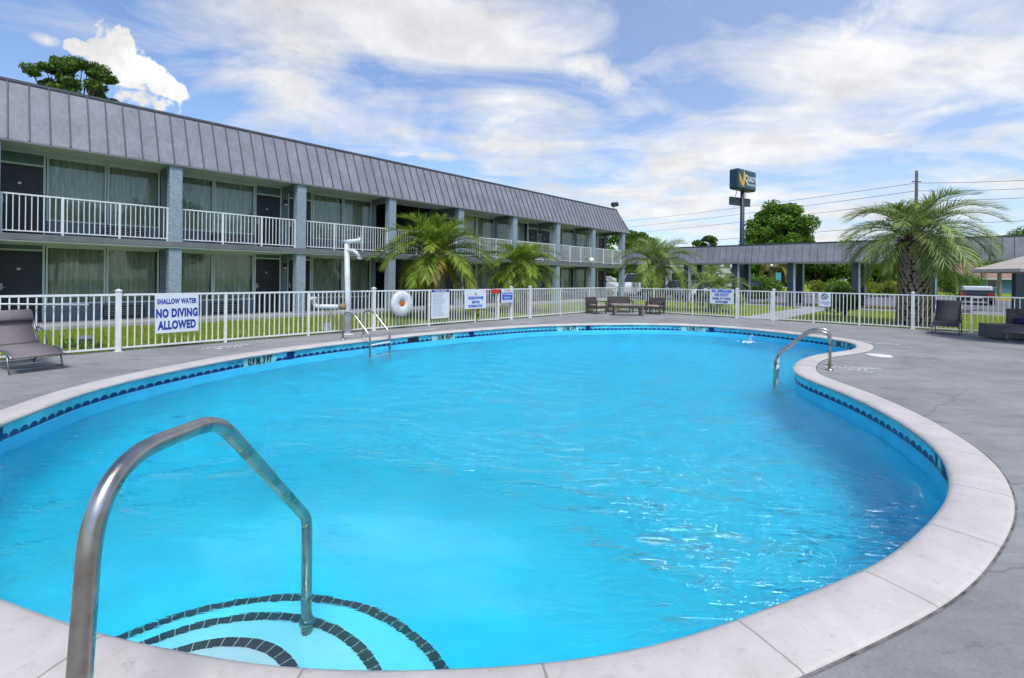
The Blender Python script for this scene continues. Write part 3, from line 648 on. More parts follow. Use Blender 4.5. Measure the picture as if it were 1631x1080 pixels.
rposts = [(rb(-6.0), 0), (rb(-7.8), 0), (rb(-9.6), 0), (rb(-11.43), 1), (rb(-12.78), 1), (rb(-14.12), 0), (rb(-15.51), 0), (rb(-16.95), 1), (rb(-18.35), 0), (rb(-20.2), 0), (rb(-22.1), 1), (rb(-24), 0), (rb(-26), 0)]
for x, t in rposts[1:]: fence_post(fr_, x, t)
for (x0, _), (x1, _) in zip(rposts[:-1], rposts[1:]):
    if abs(x0-rb(-11.43)) < .01: continue
    fence_panel(fr_, x0+.03, x1-.03)
g = thing('pool_gate', W(20.63, -11.48), ANR, 'white gate opening onto the concrete path across the lawn', 'gate')
fence_panel(g, .02, 1.24, name='gate_panel'); MB().box(.0, .04, -.025, .025, .02, HF-.01).box(1.20, 1.245, -.025, .025, .02, HF-.01).build('gate_stile', 'fence', g)
MB().box(1.05, 1.2, -.06, -.03, .8, .84).build('latch', 'plate', g)

# ------------------------------------------------------------ signs on the fence
def rect_sign(name, a, z, w, h, label, b_=-5.92, rz=ANG, right=False, tilt=0):
    if right: p = W(20.585, a, z)
    else: p = W(a, b_, z)
    t = thing(name, p, rz, label, 'sign', 'signs hung on the pool fence')
    t.rotation_euler = (0, tilt, rz)
    MB().box(-w/2, w/2, -.004, .004, -h/2, h/2).build('sign_panel', 'signw', t, bevel=.002); return t
FR = -.006
(a0, z0), (a1, z1) = inv_b(247, 469, -5.92), inv_b(316, 527, -5.92)
s = rect_sign('warning_sign', (a0+a1)/2, (z0+z1)/2, a1-a0, z0-z1, 'white sign reading SHALLOW WATER NO DIVING ALLOWED in blue letters', tilt=rad(-.8))
w_, h_ = a1-a0, z0-z1
text('SHALLOW WATER', .145, 'bluep', s, (0, FR, h_*.31), sx=.54, bold=.007, space=1.08)
text('NO DIVING', .235, 'bluep', s, (0, FR, 0), sx=.56, bold=.013, space=1.1)
text('ALLOWED', .235, 'bluep', s, (0, FR, -h_*.31), sx=.56, bold=.013, space=1.1)
(a0, z0), (a1, z1) = inv_b(687, 458.5, -5.92), inv_b(715, 505, -5.92)
s = rect_sign('rules_sign', (a0+a1)/2, .68, a1-a0, .92, 'tall white pool rules board with a dark blue header and small print')
MB().box(-.35, .35, -.008, -.0045, .37, .45).build('header', 'bluep', s); text('POOL RULES', .085, 'signw', s, (0, -.011, .41), bold=.002)
for k in range(17):
    z = .32-k*.043; wl = random.uniform(.35, .62); MB().box(-.31, -.31+wl, -.0065, -.0045, z-.007, z+.005).build('print_line', 'grey', s)
(a0, z0), (a1, z1) = inv_b(739, 461, -5.92), inv_b(773, 491, -5.92)
s = rect_sign('shower_sign', (a0+a1)/2, .79, a1-a0, .64, 'white sign reading PLEASE SHOWER BEFORE ENTERING POOL under a red mark', b_=-5.96)
MB().add([(-.04, -.006, .14), (.04, -.006, .14), (0, -.006, .27), (-.04, -.0045, .14), (.04, -.0045, .14), (0, -.0045, .27)], [(0, 1, 2), (3, 5, 4), (0, 3, 4, 1), (1, 4, 5, 2), (2, 5, 3, 0)]).build('red_mark', 'redp', s)
text('PLEASE SHOWER', .13, 'bluep2', s, (0, FR, .04), sx=.72, bold=.008, shear=.25); text('BEFORE', .12, 'bluep2', s, (0, FR, -.10), sx=.84, bold=.007, space=1.05); text('ENTERING POOL', .12, 'bluep2', s, (0, FR, -.235), sx=.68, bold=.007, space=1.05)
s = rect_sign('notice_sign', 12.80, .88, .62, .50, 'small white notice with red word WARNING above a blue panel', b_=-5.97)
text('WARNING', .10, 'redp', s, (0, FR, .19), sx=.8); MB().box(-.27, .27, -.008, -.0045, -.15, .12).build('blue_panel', 'bluep2', s)
text('NO LIFEGUARD', .085, 'signw', s, (0, -.011, .055), sx=.8, bold=.002); text('ON DUTY', .085, 'signw', s, (0, -.011, -.07), sx=.9, bold=.002)
MB().box(-.24, .24, -.0065, -.0045, -.205, -.19).build('print_line', 'grey', s)
s = rect_sign('lifeguard_sign', -10.84, .86, .97, .62, 'white sign reading NO LIFEGUARD ON DUTY SWIM AT YOUR OWN RISK', rz=ANR, right=True)
text('NO LIFEGUARD', .165, 'bluep2', s, (0, FR, .215), sx=.66, bold=.010, space=1.06); text('ON DUTY', .16, 'bluep2', s, (0, FR, .055), sx=.74, bold=.010, space=1.06)
text('SWIM AT YOUR', .13, 'bluep', s, (0, FR, -.10), sx=.76, bold=.007, space=1.05); text('OWN RISK', .13, 'bluep', s, (0, FR, -.235), sx=.76, bold=.007, space=1.05)
s = rect_sign('prohibition_sign', -14.48, .87, .37, .50, 'small white prohibition sign with a barred circle and blue text', rz=ANR, right=True)
MB().tube([(.09*math.cos(t), -.008, .12+.09*math.sin(t)) for t in [2*PI*k/20 for k in range(21)]], .012, 6, caps=False).tube([(-.06, -.008, .18), (.06, -.008, .06)], .011, 6).build('barred_circle', 'black', s)
text('No Smoking\nor Vaping', .062, 'bluep2', s, (0, FR, -.12), bold=.001)

(a0, z0), (a1, z1) = inv_b(-40, 484, -5.93), inv_b(141, 485.5, -5.93)
o = MB().tube([(0, 0, 0), (a1-a0, 0, z1-z0)], .016, 10).build('cleaning_pole', 'pvc'); o.location = W(a0, -5.93, z0); o.rotation_euler = (0, 0, ANG)
tag(o, 'thin white cleaning pole resting level along the fence behind the taupe lounger', 'cleaning pole')
# ------------------------------------------------------------ life ring
(a0, z0) = inv_b(637.5, 483, -5.93)
t = thing('life_ring', W(a0, -6.00, z0), ANG, 'round white life ring with an orange centre hung on the pool fence', 'life ring')
prof = []
for k in range(17):
    th = 2*PI*k/16; prof.append((.225+.145*math.cos(th), .07*math.sin(th)))
MB().lathe(prof, (0, 0, 0), 40, 'Y').build('ring', 'ringw', t, smooth=True)
MB().lathe([(.0001, -.03), (.085, -.035), (.12, -.03), (.13, .05)], (0, 0, 0), 24, 'Y').build('orange_centre', 'orange', t)
pts = []
for k in range(33):
    th = 2*PI*k/32; rr = .375+.018*abs(math.sin(2*th)); pts.append((rr*math.cos(th), -.01, rr*math.sin(th)))
MB().tube(pts, .007, 6, caps=False).build('grab_rope', 'ringw', t)

# ------------------------------------------------------------ poolside shower made of white pipe
p = G(554, 533); t = thing('poolside_shower', (p.x, p.y, 0), rad(2), 'tall white pipe shower post with side pipe standing beside the pool ladder', 'shower')
b = MB().tube([(0, 0, 0), (-.01, 0, .9), (-.055, 0, 2.38)], [.082, .074, .064], 16).lathe([(.16, 0), (.16, .02), (.10, .025)], (0, 0, 0), 16).lathe([(.105, .52), (.105, .60)], (0, 0, 0), 16)
b.build('post', 'pvc', t)
MB().tube([(-.12, 0, 2.42), (.30, -.05, 2.46)], .060, 14).lathe([(.085, -.03), (.085, .03)], (.30, -.05, 2.46), 14, 'X').build('upper_pipe', 'pvc', t)
MB().tube([(-.06, 0, 2.20), (.12, -.04, 2.20), (.22, -.08, 2.14), (.30, -.10, 2.04)], [.06, .05, .05, .035], 12).lathe([(.04, -.02), (.075, .03)], (.31, -.10, 1.99), 12).build('shower_head', 'pvc', t)
MB().tube(fillet([(-.05, -.02, .73), (-.86, -.02, .73), (-.90, -.02, .98)], .10), .060, 14).lathe([(.092, -.03), (.092, .08)], (-.90, -.02, .90), 14).build('side_pipe', 'pvc', t)
MB().tube([(-.22, -.02, .73), (-.03, -.02, .74)], .082, 12).build('pipe_joint', 'rust', t)
MB().tube([(-.90, -.02, .98), (-.90, -.02, 1.12)], .018, 8).box(-.95, -.85, -.035, -.005, 1.10, 1.13).build('valve', 'plate', t)
t2 = MB().box(-.07, .07, -.03, .03, .04, .28).build('junction_box', 'signw', None, bevel=.01); p = G(519.5, 531); t2.location = (p.x, p.y+.03, 0); t2.rotation_euler = (0, 0, ANG)
tag(t2, 'small white junction box low on the fence left of the shower post', 'junction box')

# ------------------------------------------------------------ ladders and handrail
def rail_pts(): return fillet([(0, 0, -.02), (0, 0, .66), (.30, 0, .66), (.83, 0, .14), (.85, 0, -1.02)], [0, .20, .20, .12, 0], 7)
def make_ladder(p, ang, w, label):
    t = thing('pool_ladder', p, ang, label, 'pool ladder', 'stainless pool ladders')
    for y in (0, w):
        r = MB().tube([(q.x, y, q.z) for q in rail_pts()], .024, 14).build('rail', 'steel', t)
        MB().lathe([(.058, 0), (.056, .012), (.03, .03), (.026, .032)], (0, y, .003), 18).build('escutcheon', 'steel', r)
    for z in (-.08, -.38, -.68):
        MB().box(.80, .89, .02, w-.02, z-.014, z+.014).build('tread', 'white', t, bevel=.006)
    return t
a, c = G(546, 541), G(579, 536); w = (c-a).length; an = math.atan2(c.y-a.y, c.x-a.x)-PI/2
make_ladder((a.x, a.y, 0), an, w, 'steel pool ladder beside the white shower post on the left side')
a, c = G(1321.5, 590), G(1321.5, 582.5); w = (c-a).length
dr_ = a-c
t = make_ladder((c.x, c.y, 0), math.atan2(dr_.y, dr_.x)-PI/2, w, 'steel pool ladder at the narrow waist of the pool by the deck stencil')
MB().box(.795, .875, .03, .09, -.02, .10).build('bumper', 'white', t)
# foreground grab rail, running forward at X = -1.2
R_ = [(-1.195, 1.33, -.02), (-1.195, 1.345, .35), (-1.20, 1.40, .98), (-1.20, 1.98, .945), (-1.20, 2.87, .10), (-1.20, 2.88, -.97)]
t = thing('handrail', (-1.195, 1.33, 0), 0, 'large bent steel handrail in front, leading down the pool steps', 'handrail')
MB().tube([Vector(q)-Vector((-1.195, 1.33, 0)) for q in fillet(R_, [0, .2, .26, .13, .07, 0], 12)], .030, 24).build('rail', 'steel', t)
MB().lathe([(.075, 0), (.073, .015), (.04, .035), (.032, .037)], (0, 0, .003), 24).build('escutcheon', 'steel', t)
MB().lathe([(.036, -.03), (.046, .0), (.036, .03)], (-.005, 1.55, -.60), 18).build('collar', 'steel', t)

# ------------------------------------------------------------ motel building
bld = thing('motel_building', W(0, 0, 0), ANG, 'long two storey grey motel with lilac metal mansard roof and white balconies', 'building')
SP = 3.963; A0, A1 = -SP-.0, 8*SP+.2; ZR = 5.0; F2 = 2.55; SO = 2.38; YW = 1.6
AE = 32.49
for n in range(-1, 9):
    x = n*SP; MB().box(x-.17, x+.17, .05, .39, 0, ZR-.001).build('column', 'brick', bld, bevel=.008)
for n in range(-1, 9):
    x = n*SP
    for zt in (ZR, SO):
        MB().box(x-.10, x+.10, .39, YW-.05, zt-.22, zt-.002).build('beam', 'slate', bld)
MB().box(A0, A1, -.02, YW+.2, SO, F2).build('balcony_slab', 'slab', bld, bevel=.01)
MB().box(A0, A1, -.12, YW+.2, -.1, .10).build('walkway_slab', 'walk', bld, bevel=.01)
MB().box(A0, AE, .03, YW+.3, ZR, ZR+.05).build('soffit', 'soffit', bld)
MB().box(A0, A1-.02, .0, YW, SO-.03, SO-.002).build('lower_soffit', 'soffit', bld)
# core behind the rooms
D2 = 11.0
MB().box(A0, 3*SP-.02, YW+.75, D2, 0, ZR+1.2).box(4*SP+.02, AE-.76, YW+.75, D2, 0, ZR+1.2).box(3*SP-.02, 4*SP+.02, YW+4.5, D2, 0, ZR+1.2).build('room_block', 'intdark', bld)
MB().box(AE-.76, AE-.70, YW+.3, D2, 0, ZR).build('end_wall', 'slate', bld)
# bays: pattern of each bay between column n and n+1
PAT = {-1: 'WD', 0: 'DW', 1: 'WD', 2: 'DW', 3: 'X', 4: 'DW', 5: 'WD', 6: 'DW', 7: 'WD'}
def pier(x0, x1, z0, z1): MB().box(x0, x1, YW-.06, YW+.3, z0, z1).build('wall_pier', 'slate', bld)
def make_door(x0, x1, z0, z1):
    dr = MB().box(x0+.04, x1-.04, YW+.03, YW+.07, z0+.01, z0+2.04).build('door', 'door', bld)
    MB().box(x0+.075, x0+.13, YW-.005, YW+.03, z0+.93, z0+1.12).tube([(x0+.10, YW-.03, z0+1.0), (x0+.20, YW-.03, z0+1.0)], .012, 6).build('handle', 'brass', dr)
    MB().box(x0+.41, x0+.48, YW+.024, YW+.03, z0+1.50, z0+1.56).build('number_plate', 'brass', dr)
    b = MB().box(x0, x0+.05, YW-.01, YW+.08, z0, z1-.06).box(x1-.05, x1, YW-.01, YW+.08, z0, z1-.06).box(x0+.05, x1-.05, YW-.01, YW+.08, z0+2.05, z0+2.10)
    b.build('door_frame', 'frame', bld)
    MB().box(x0+.05, x1-.05, YW+.01, YW+.05, z0+2.10, z1-.06).build('transom_panel', 'transom', bld)
def curtain_mb(x0, x1, z0, z1):
    n = int((x1-x0)/.022); V = []; ph = random.uniform(0, 6)
    for i in range(n+1):
        x = x0+(x1-x0)*i/n; s_ = math.sin(x*42+ph+1.5*math.sin(x*5+ph)); V.append((x, YW+.22+.055*s_, z0)); V.append((x, YW+.22+.05*math.sin(x*46+ph), z1))
    return MB().add(V, [(2*i, 2*i+2, 2*i+3, 2*i+1) for i in range(n)], True)
def make_window(x0, x1, z0, z1, fl_):
    fr = MB().box(x0, x0+.045, YW-.015, YW+.06, z0+.5, z1-.06).box(x1-.045, x1, YW-.015, YW+.06, z0+.5, z1-.06).box(x0+.045, x1-.045, YW-.015, YW+.06, z1-.12, z1-.06).box(x0+.045, x1-.045, YW-.03, YW+.06, z0+.5, z0+.55)
    f = fr.build('window', 'frame', bld)
    MB().add([(x0+.04, YW+.02, z0+.54), (x1-.04, YW+.02, z0+.54), (x1-.04, YW+.02, z1-.11), (x0+.04, YW+.02, z1-.11)], [(0, 1, 2, 3)]).build('pane', 'glass', f)
    curtain_mb(x0+.03, x1-.03, z0+.5, z1-.08).build('curtain', 'curtain', f)
def under(x0, x1, z0, ac):
    MB().box(x0, x1, YW, YW+.12, z0, z0+.5).build('wall_panel', 'slate', bld)
    if ac:
        c = (x0+x1)/2+.45; b = MB().box(c-.52, c+.52, YW-.10, YW-.001, z0+.06, z0+.40)
        g_ = b.build('air_conditioner', 'ac', bld)
        q = MB()
        for k in range(5): q.box(c-.50, c+.50, YW-.115, YW-.101, z0+.10+k*.06, z0+.12+k*.06)
        q.build('grille_slats', 'plate', g_)
for n, pt in PAT.items():
    L, R = n*SP+.10, (n+1)*SP-.10
    for z0, z1 in ((.10, SO), (F2, ZR)):
        pier(n*SP-.10, n*SP+.10, z0, z1)
        if pt == 'X':
            pier(R-.0, R+.001, z0, z1) if False else None
            continue
        MB().box(L, R, YW-.012, YW+.3, z1-.06, z1-.003).build('header', 'frame', bld)
        if pt == 'DW':
            make_door(L+.02, L+1.0, z0, z1); wa, wb = L+1.02, R-.02
        else:
            make_door(R-1.0, R-.02, z0, z1); wa, wb = L+.02, R-1.02
        pr = (wa+wb)/2; make_window(wa, pr-.01, z0, z1, 0); make_window(pr+.01, wb, z0, z1, 0); under(wa, wb, z0, True)
    # side walls of rooms behind the front
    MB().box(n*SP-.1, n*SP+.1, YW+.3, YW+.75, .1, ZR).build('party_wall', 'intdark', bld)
# open breezeway bay: dark passage walls
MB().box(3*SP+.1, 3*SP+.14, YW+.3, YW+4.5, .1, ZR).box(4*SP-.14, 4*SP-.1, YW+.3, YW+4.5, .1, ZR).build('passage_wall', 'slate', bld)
pier(8*SP-.26, 8*SP+.02, .1, SO); pier(8*SP-.26, 8*SP+.02, F2, ZR)
# wall lamps on piers
for n in (2, 4, 6):
    for z in (1.95, 4.45):
        lm = MB().box(n*SP-.06, n*SP+.06, YW-.16, YW-.061, z-.1, z+.06).build('wall_lamp', 'black', bld, bevel=.01)
        MB().box(n*SP-.045, n*SP+.045, YW-.15, YW-.075, z-.16, z-.101).build('lamp_glass', 'globe', lm)
# balcony railings
for n in range(-1, 8):
    x0, x1 = n*SP+.17, (n+1)*SP-.17; b = MB()
    b.box(x0, x1, .17, .21, 3.58, 3.62); b.box(x0, x1, .175, .205, 2.62, 2.65)
    k_ = int((x1-x0)/.115)
    for k in range(1, k_):
        x = x0+(x1-x0)*k/k_; b.box(x-.010, x+.010, .18, .20, 2.65, 3.58)
    for fx in (.33, .67, .0, 1.0):
        x = x0+(x1-x0)*fx; x = min(max(x, x0+.02), x1-.02); b.box(x-.024, x+.024, .166, .214, 2.55, 3.581)
    b.build('balcony_railing', 'rail', bld)
# mansard
SI, ZT = .75, 6.70
A0m = A0
roof = MB()
fb = [(A0m, 0, ZR-.02), (AE, 0, ZR-.02), (AE, D2, ZR-.02), (A0m, D2, ZR-.02)]; tp = [(A0m, SI, ZT), (AE-SI, SI, ZT), (AE-SI, D2-SI, ZT), (A0m, D2-SI, ZT)]
roof.add(fb+tp, [(0, 1, 5, 4), (1, 2, 6, 5), (2, 3, 7, 6), (4, 5, 6, 7)])
rf = roof.build('mansard_roof', 'roof', bld)
q = MB()
def seam(b_, p, d, wd=.013):   # p bottom point, d direction along eave
    pb, pt_ = Vector(p[0]), Vector(p[1]); n_ = (pt_-pb).cross(d).normalized()
    if n_.z < 0: n_ = -n_
    w = d*wd; h = n_*.030*(wd/.013)
    V = [pb-w-n_*.005, pb+w-n_*.005, pt_+w-n_*.005, pt_-w-n_*.005, pb-w+h, pb+w+h, pt_+w+h, pt_-w+h]
    b_.add(V, [(4, 5, 6, 7), (0, 1, 5, 4), (1, 2, 6, 5), (2, 3, 7, 6), (3, 0, 4, 7)])
x = .287-.402*10
while x < AE-.05:
    if x > A0m:
        if x <= AE-SI: tpz = (x, SI, ZT)
        else:
            f = (AE-x)/SI; tpz = (x, SI*f, ZR+(ZT-ZR)*f)
        seam(q, ((x, 0, ZR-.01), tpz), Vector((1, 0, 0)))
    x += .402
y = .3
while y < D2-SI:
    seam(q, ((AE, y, ZR-.01), (AE-SI, y if y > SI else SI, ZT) if y > SI else (AE-y, y, ZR+(ZT-ZR)*y/SI)), Vector((0, 1, 0))); y += .402
q.build('standing_seams', 'roofseam', rf)
MB().box(A0m, AE-SI+.04, SI-.05, SI+.10, ZT-.03, ZT+.035).box(AE-SI-.10, AE-SI+.05, SI+.10, D2-SI, ZT-.03, ZT+.035).tube([(AE, 0, ZR), (AE-SI, SI, ZT)], .03, 6).build('roof_cap', 'roofcap', bld)
MB().box(A0m, AE, -.012, .03, ZR-.075, ZR-.02).box(AE-.03, AE+.012, .03, D2, ZR-.075, ZR-.02).build('fascia_trim', 'fascia', bld)
fl2 = MB().tube([(AE-SI-.1, SI+.15, ZT+.02), (AE-SI-.1, SI+.15, ZT+.28)], .03, 8).box(-.28, .28, -.10, .10, -.14, .14, Matrix.Translation((AE-SI-.15, SI+.05, ZT+.38)) @ Matrix.Rotation(rad(-28), 4, 'X') @ Matrix.Rotation(rad(-20), 4, 'Z')).build('roof_floodlight', 'black', bld)

# ------------------------------------------------------------ covered walkway (canopy) beyond the pool
can = thing('covered_walkway', W(32.77, 0, 0), ANR, 'low covered walkway with lilac metal fascia on dark blue columns', 'covered walkway')
# local x runs along -b, local y = +a
CL = 27.0; cz0, cz1, cs, cd = 2.69, 3.80, .30, 3.1
MB().add([(-.6, 0, cz0), (CL, 0, cz0), (CL, cs, cz1), (-.6, cs, cz1), (CL, cd, cz0), (-.6, cd, cz0), (CL, cd-cs, cz1), (-.6, cd-cs, cz1)], [(0, 1, 2, 3), (3, 2, 6, 7), (4, 5, 7, 6), (1, 4, 6, 2), (0, 3, 7, 5)]).build('fascia_roof', 'roof', can)
q = MB(); x = -.4
while x < CL:
    seam(q, ((x, 0, cz0), (x, cs, cz1)), Vector((1, 0, 0)), .006); x += .40
q.build('standing_seams', 'roofseam', can)
MB().box(-.6, CL, -.015, .04, cz0-.07, cz0-.002).build('fascia_trim', 'fascia', can)
MB().box(-.6, CL, cs-.03, cs+.08, cz1-.02, cz1+.04).build('roof_cap', 'roofseam', can)
MB().box(-.55, CL-.05, .04, cd-.05, cz0-.05, cz0-.004).build('soffit', 'soffit', can)
for k in range(-1, 6):
    xb = 4.15+k*3.22
    for yy, xo in ((.30, 0), (2.6, 0)):
        x = xb+xo
        if k == 5 and yy < 1: pass
        MB().box(x-.19, x+.15, yy-.17, yy+.17, -.05, cz0-.05).build('column', 'dblue', can, bevel=.006)
        MB().box(x+.151, x+.20, yy-.175, yy+.175, -.05, cz0-.05).build('column_lit_side', 'ltgrey', can)  # light on the column's right face, put in as a paler strip
MB().box(6.4, 6.75, .9, 1.1, cz0-.30, cz0-.10).build('ceiling_lamp', 'globe', can)

# ------------------------------------------------------------ furniture
def sling_lounger(p, rz, back, label, group, fab='sling', L1=1.35, L2=.75, W_=.62, pillow=True, seat_h=.33):
    """x = foot to head direction; seat from x=0 (foot) to L1, back from there"""
    t = thing('sun_lounger', p, rz, label, 'sun lounger', group)
    h = seat_h; bx, bz = L1+L2*math.cos(back), h+L2*math.sin(back)
    for y in (-W_/2, W_/2):
        MB().tube(fillet([(0, y, h-.09), (.25, y, h+.01), (.6, y, h-.01), (L1, y, h-.03)], .12, 4), .016, 8).build('side_rail', 'chrome', t)
        MB().tube([(L1-.02, y, h-.03), (bx, y, bz)], .016, 8).build('back_rail', 'chrome', t)
        MB().tube([(.22, y, h), (.10, y, 0)], .014, 8).build('leg', 'chrome', t)
        MB().tube([(L1-.05, y, h-.03), (L1+.22, y, 0)], .014, 8).build('leg', 'chrome', t)
        MB().tube(fillet([(L1-.30, y, h), (L1-.22, y, h+.22), (L1+.12, y*1.02, h+.30), (L1+L2*.35*math.cos(back), y, h+L2*.35*math.sin(back))], .05, 4), .013, 8).build('armrest', 'chrome', t)
    MB().tube([(.12, -W_/2, .06), (.12, W_/2, .06)], .012, 8).build('cross_bar', 'chrome', t); MB().tube([(L1+.19, -W_/2, .05), (L1+.19, W_/2, .05)], .012, 8).build('cross_bar', 'chrome', t)
    V = []; n = 24
    for i in range(n+1):
        x = (L1-.03)*i/n; z = h-.085+.10*math.sin(min(1, x/.5)*PI/2)-.03*math.sin(PI*i/n)*.7
        for y in (-W_/2+.01, W_/2-.01): V.append((x, y, z))
    MB().add(V, [(2*i, 2*i+1, 2*i+3, 2*i+2) for i in range(n)], True).build('seat_sling', fab, t).modifiers.new('t', 'SOLIDIFY').thickness = .012
    V = []
    for i in range(n+1):
        f = i/n; x = L1+.05+(bx-L1-.05)*f; z = h+.02+(bz-h-.02)*f; sag = .035*math.sin(PI*f)
        for y in (-W_/2+.01, W_/2-.01): V.append((x+sag*math.sin(back), y, z-sag*math.cos(back)))
    MB().add(V, [(2*i, 2*i+1, 2*i+3, 2*i+2) for i in range(n)], True).build('back_sling', fab, t).modifiers.new('t', 'SOLIDIFY').thickness = .012
    if pillow:
        T = Matrix.Translation((bx-.10*math.cos(back)-.03*math.sin(back), 0, bz-.10*math.sin(back)+.03*math.cos(back))) @ Matrix.Rotation(-back, 4, 'Y')
        b = MB(); prof = [(math.cos(a)*.105, math.sin(a)*.045) for a in [2*PI*k/16 for k in range(16)]]
        vs = [T @ Vector((c_, y, s_)) for y in (-W_/2+.02, W_/2-.02) for c_, s_ in prof]
        b.add(vs, [(i, (i+1) % 16, 16+(i+1) % 16, 16+i) for i in range(16)]+[tuple(range(16))[::-1], tuple(range(16, 32))], True); b.build('headrest', fab, t)
    return t
# left lounger: foot end toward right (x px 103), near front corner
sling_lounger((-7.26, 7.45, 0), rad(152), rad(56), 'taupe sling sun lounger with headrest in front of the fence at the left', 'sling sun loungers', L1=1.0, L2=.66, W_=.62)
# right sling chair facing the camera
p = G(1505, 534)
sling_lounger((p.x, p.y, 0), ANG-rad(3), rad(74), 'charcoal sling sun lounger with raised back facing the pool by the right fence', 'sling sun loungers', fab='slingd', L1=1.0, L2=.68, W_=.60, pillow=False, seat_h=.34)
p = G(1609, 549, 0); sling_lounger((p.x+.35, p.y+.25, 0), rad(2), rad(20), 'grey sling sun lounger foot poking in beside the low wicker daybed', 'sling sun loungers', fab='sling', L1=1.3, L2=.7, W_=.60, pillow=False, seat_h=.36)

def wicker_chair(p, rz, w, label, cat, name):
    t = thing(name, p, rz, label, cat, 'dark wicker patio seats'); t.scale = (.92, .92, .86)
    # local: width along x, back at +y, faces -y
    for x in (-w/2+.025, w/2-.025):
        for y in (-.30, .30): MB().box(x-.025, x+.025, y-.025, y+.025, 0, .40 if y < 0 else .44).build('leg', 'wick', t)
        MB().box(x-.03, x+.03, -.33, .30, .60, .64).box(x-.025, x+.025, -.325, -.275, .40, .60).build('armrest', 'wick', t, bevel=.006)
    MB().box(-w/2, w/2, -.33, .33, .28, .38).build('seat_base', 'wick', t, bevel=.01)
    MB().box(-w/2, w/2, -.035, .035, 0, .44, Matrix.Translation((0, .30, .40)) @ Matrix.Rotation(rad(-9), 4, 'X')).build('backrest', 'wick', t, bevel=.01)
    nn = 2 if w > 1 else 1
    for k in range(nn):
        c = -w/2+.05+(w-.1)*(k+.5)/nn; MB().box(c-(w-.1)/nn/2+.01, c+(w-.1)/nn/2-.01, -.33, .24, .382, .46).build('seat_cushion', 'cush', t, bevel=.025)
    MB().tube([(-w/2+.02, -.28, .08), (w/2-.02, -.28, .08)], .012, 6).tube([(-w/2+.02, .28, .08), (w/2-.02, .28, .08)], .012, 6).build('stretcher', 'wick', t)
    return t
p = G(950, 499.5); wicker_chair((p.x, p.y, 0), rad(38), .72, 'dark wicker armchair with peach cushion left of the patio sofa', 'armchair', 'wicker_armchair')
p = G(988, 497.5); wicker_chair((p.x, p.y, 0), rad(2), 1.15, 'dark wicker two seat sofa behind the low table at the fence corner', 'sofa', 'wicker_sofa')
p = G(1042, 500); wicker_chair((p.x, p.y-.1, 0), rad(-34), .72, 'dark wicker armchair with peach cushion right of the patio sofa', 'armchair', 'wicker_armchair')
p = G(1002, 503); t = thing('patio_table', (p.x, p.y+.2, 0), rad(-3), 'low weathered grey table standing before the wicker sofa', 'table')
MB().box(-.66, .66, -.33, .33, .40, .45).build('tabletop', 'woodt', t, bevel=.008)
for x in (-.56, .56):
    for y in (-.25, .25): MB().box(x-.05, x+.05, y-.05, y+.05, 0, .399).build('leg', 'woodt', t, bevel=.006)
MB().box(-.5, .5, -.27, -.24, .33, .399).build('apron', 'woodt', t)
# pool-lift style lamp post with globe
a_, b_ = 24.6, -.9
p = PD(942, 415, 27.6); t = thing('globe_lamp', (p.x, p.y, 0), 0, 'white globe lamp on a slim grey post before the last balcony bays', 'lamp post')
MB().lathe([(.09, 0), (.05, .1), (.04, .2), (.04, p.z-.2), (.08, p.z-.16)], (0, 0, 0), 12).build('post', 'ltgrey', t)
MB().lathe([(.17*math.sin(k*PI/12)+.0001, -.17*math.cos(k*PI/12)) for k in range(13)], (0, 0, p.z), 18).build('globe', 'globe', t, smooth=True)
# lawn light near left
p = G(136, 553); t = thing('lawn_spotlight', (p.x, p.y, -.02), rad(40), 'small grey spotlight among leaves on the lawn behind the fence', 'spotlight')
MB().tube([(0, 0, 0), (0, 0, .18)], .02, 8).build('stake', 'plate', t); MB().box(-.11, .11, -.07, .07, .15, .26, Matrix.Rotation(rad(20), 4, 'X')).build('lamp_head', 'plate', t, bevel=.01)
# wicker daybed on the right
p0, p1 = G(1559, 541), G(1594, 546.5)
t = thing('wicker_daybed', (p0.x+.50, p0.y, 0), rad(-14), 'low grey wicker daybed with purple cushion at the right edge of the deck', 'daybed')
MB().box(0, .78, 0, .75, .03, .40).build('seat_section', 'wickg', t, bevel=.01); MB().box(.79, 1.9, 0, .75, .03, .40).build('seat_section', 'wickg', t, bevel=.01)
MB().box(.75, 2.3, .80, .92, .05, .82).build('backrest', 'wickg', t, bevel=.01); MB().box(.85, 2.2, .55, .79, .41, .56).build('cushion', 'purple', t, bevel=.04)
# patio umbrella, canopy edge only in view
pe = PD(1557, 427, 12.5); uc = Vector((pe.x+1.85, 12.4, 0)); zr = pe.z
t = thing('patio_umbrella', (uc.x, uc.y, 0), 0, 'tan canvas patio umbrella reaching in over the wicker daybed', 'umbrella')
n = 8; V = [(0, 0, zr+.52)]; V2 = []
for k in range(n):
    a = 2*PI*(k+.5)/n+PI; V.append((1.62*math.cos(a), 1.62*math.sin(a), zr-.02))
for k in range(n):
    a = 2*PI*(k+.5)/n+PI; V.append((1.62*math.cos(a), 1.62*math.sin(a), zr-.10))
o = MB().add(V, [(0, 1+k, 1+(k+1) % n) for k in range(n)]+[(1+k, 1+n+k, 1+n+(k+1) % n, 1+(k+1) % n) for k in range(n)]).build('canopy', 'tan', t); o.modifiers.new('t', 'SOLIDIFY').thickness = .008
MB().tube([(0, 0, 0), (0, 0, zr+.6)], .025, 10).build('pole', 'chrome', t)
b = MB()
for k in range(n): a = 2*PI*(k+.5)/n+PI; b.tube([(0, 0, zr+.49), (1.58*math.cos(a), 1.58*math.sin(a), zr-.04)], .008, 5)
b.build('ribs', 'chrome', t)

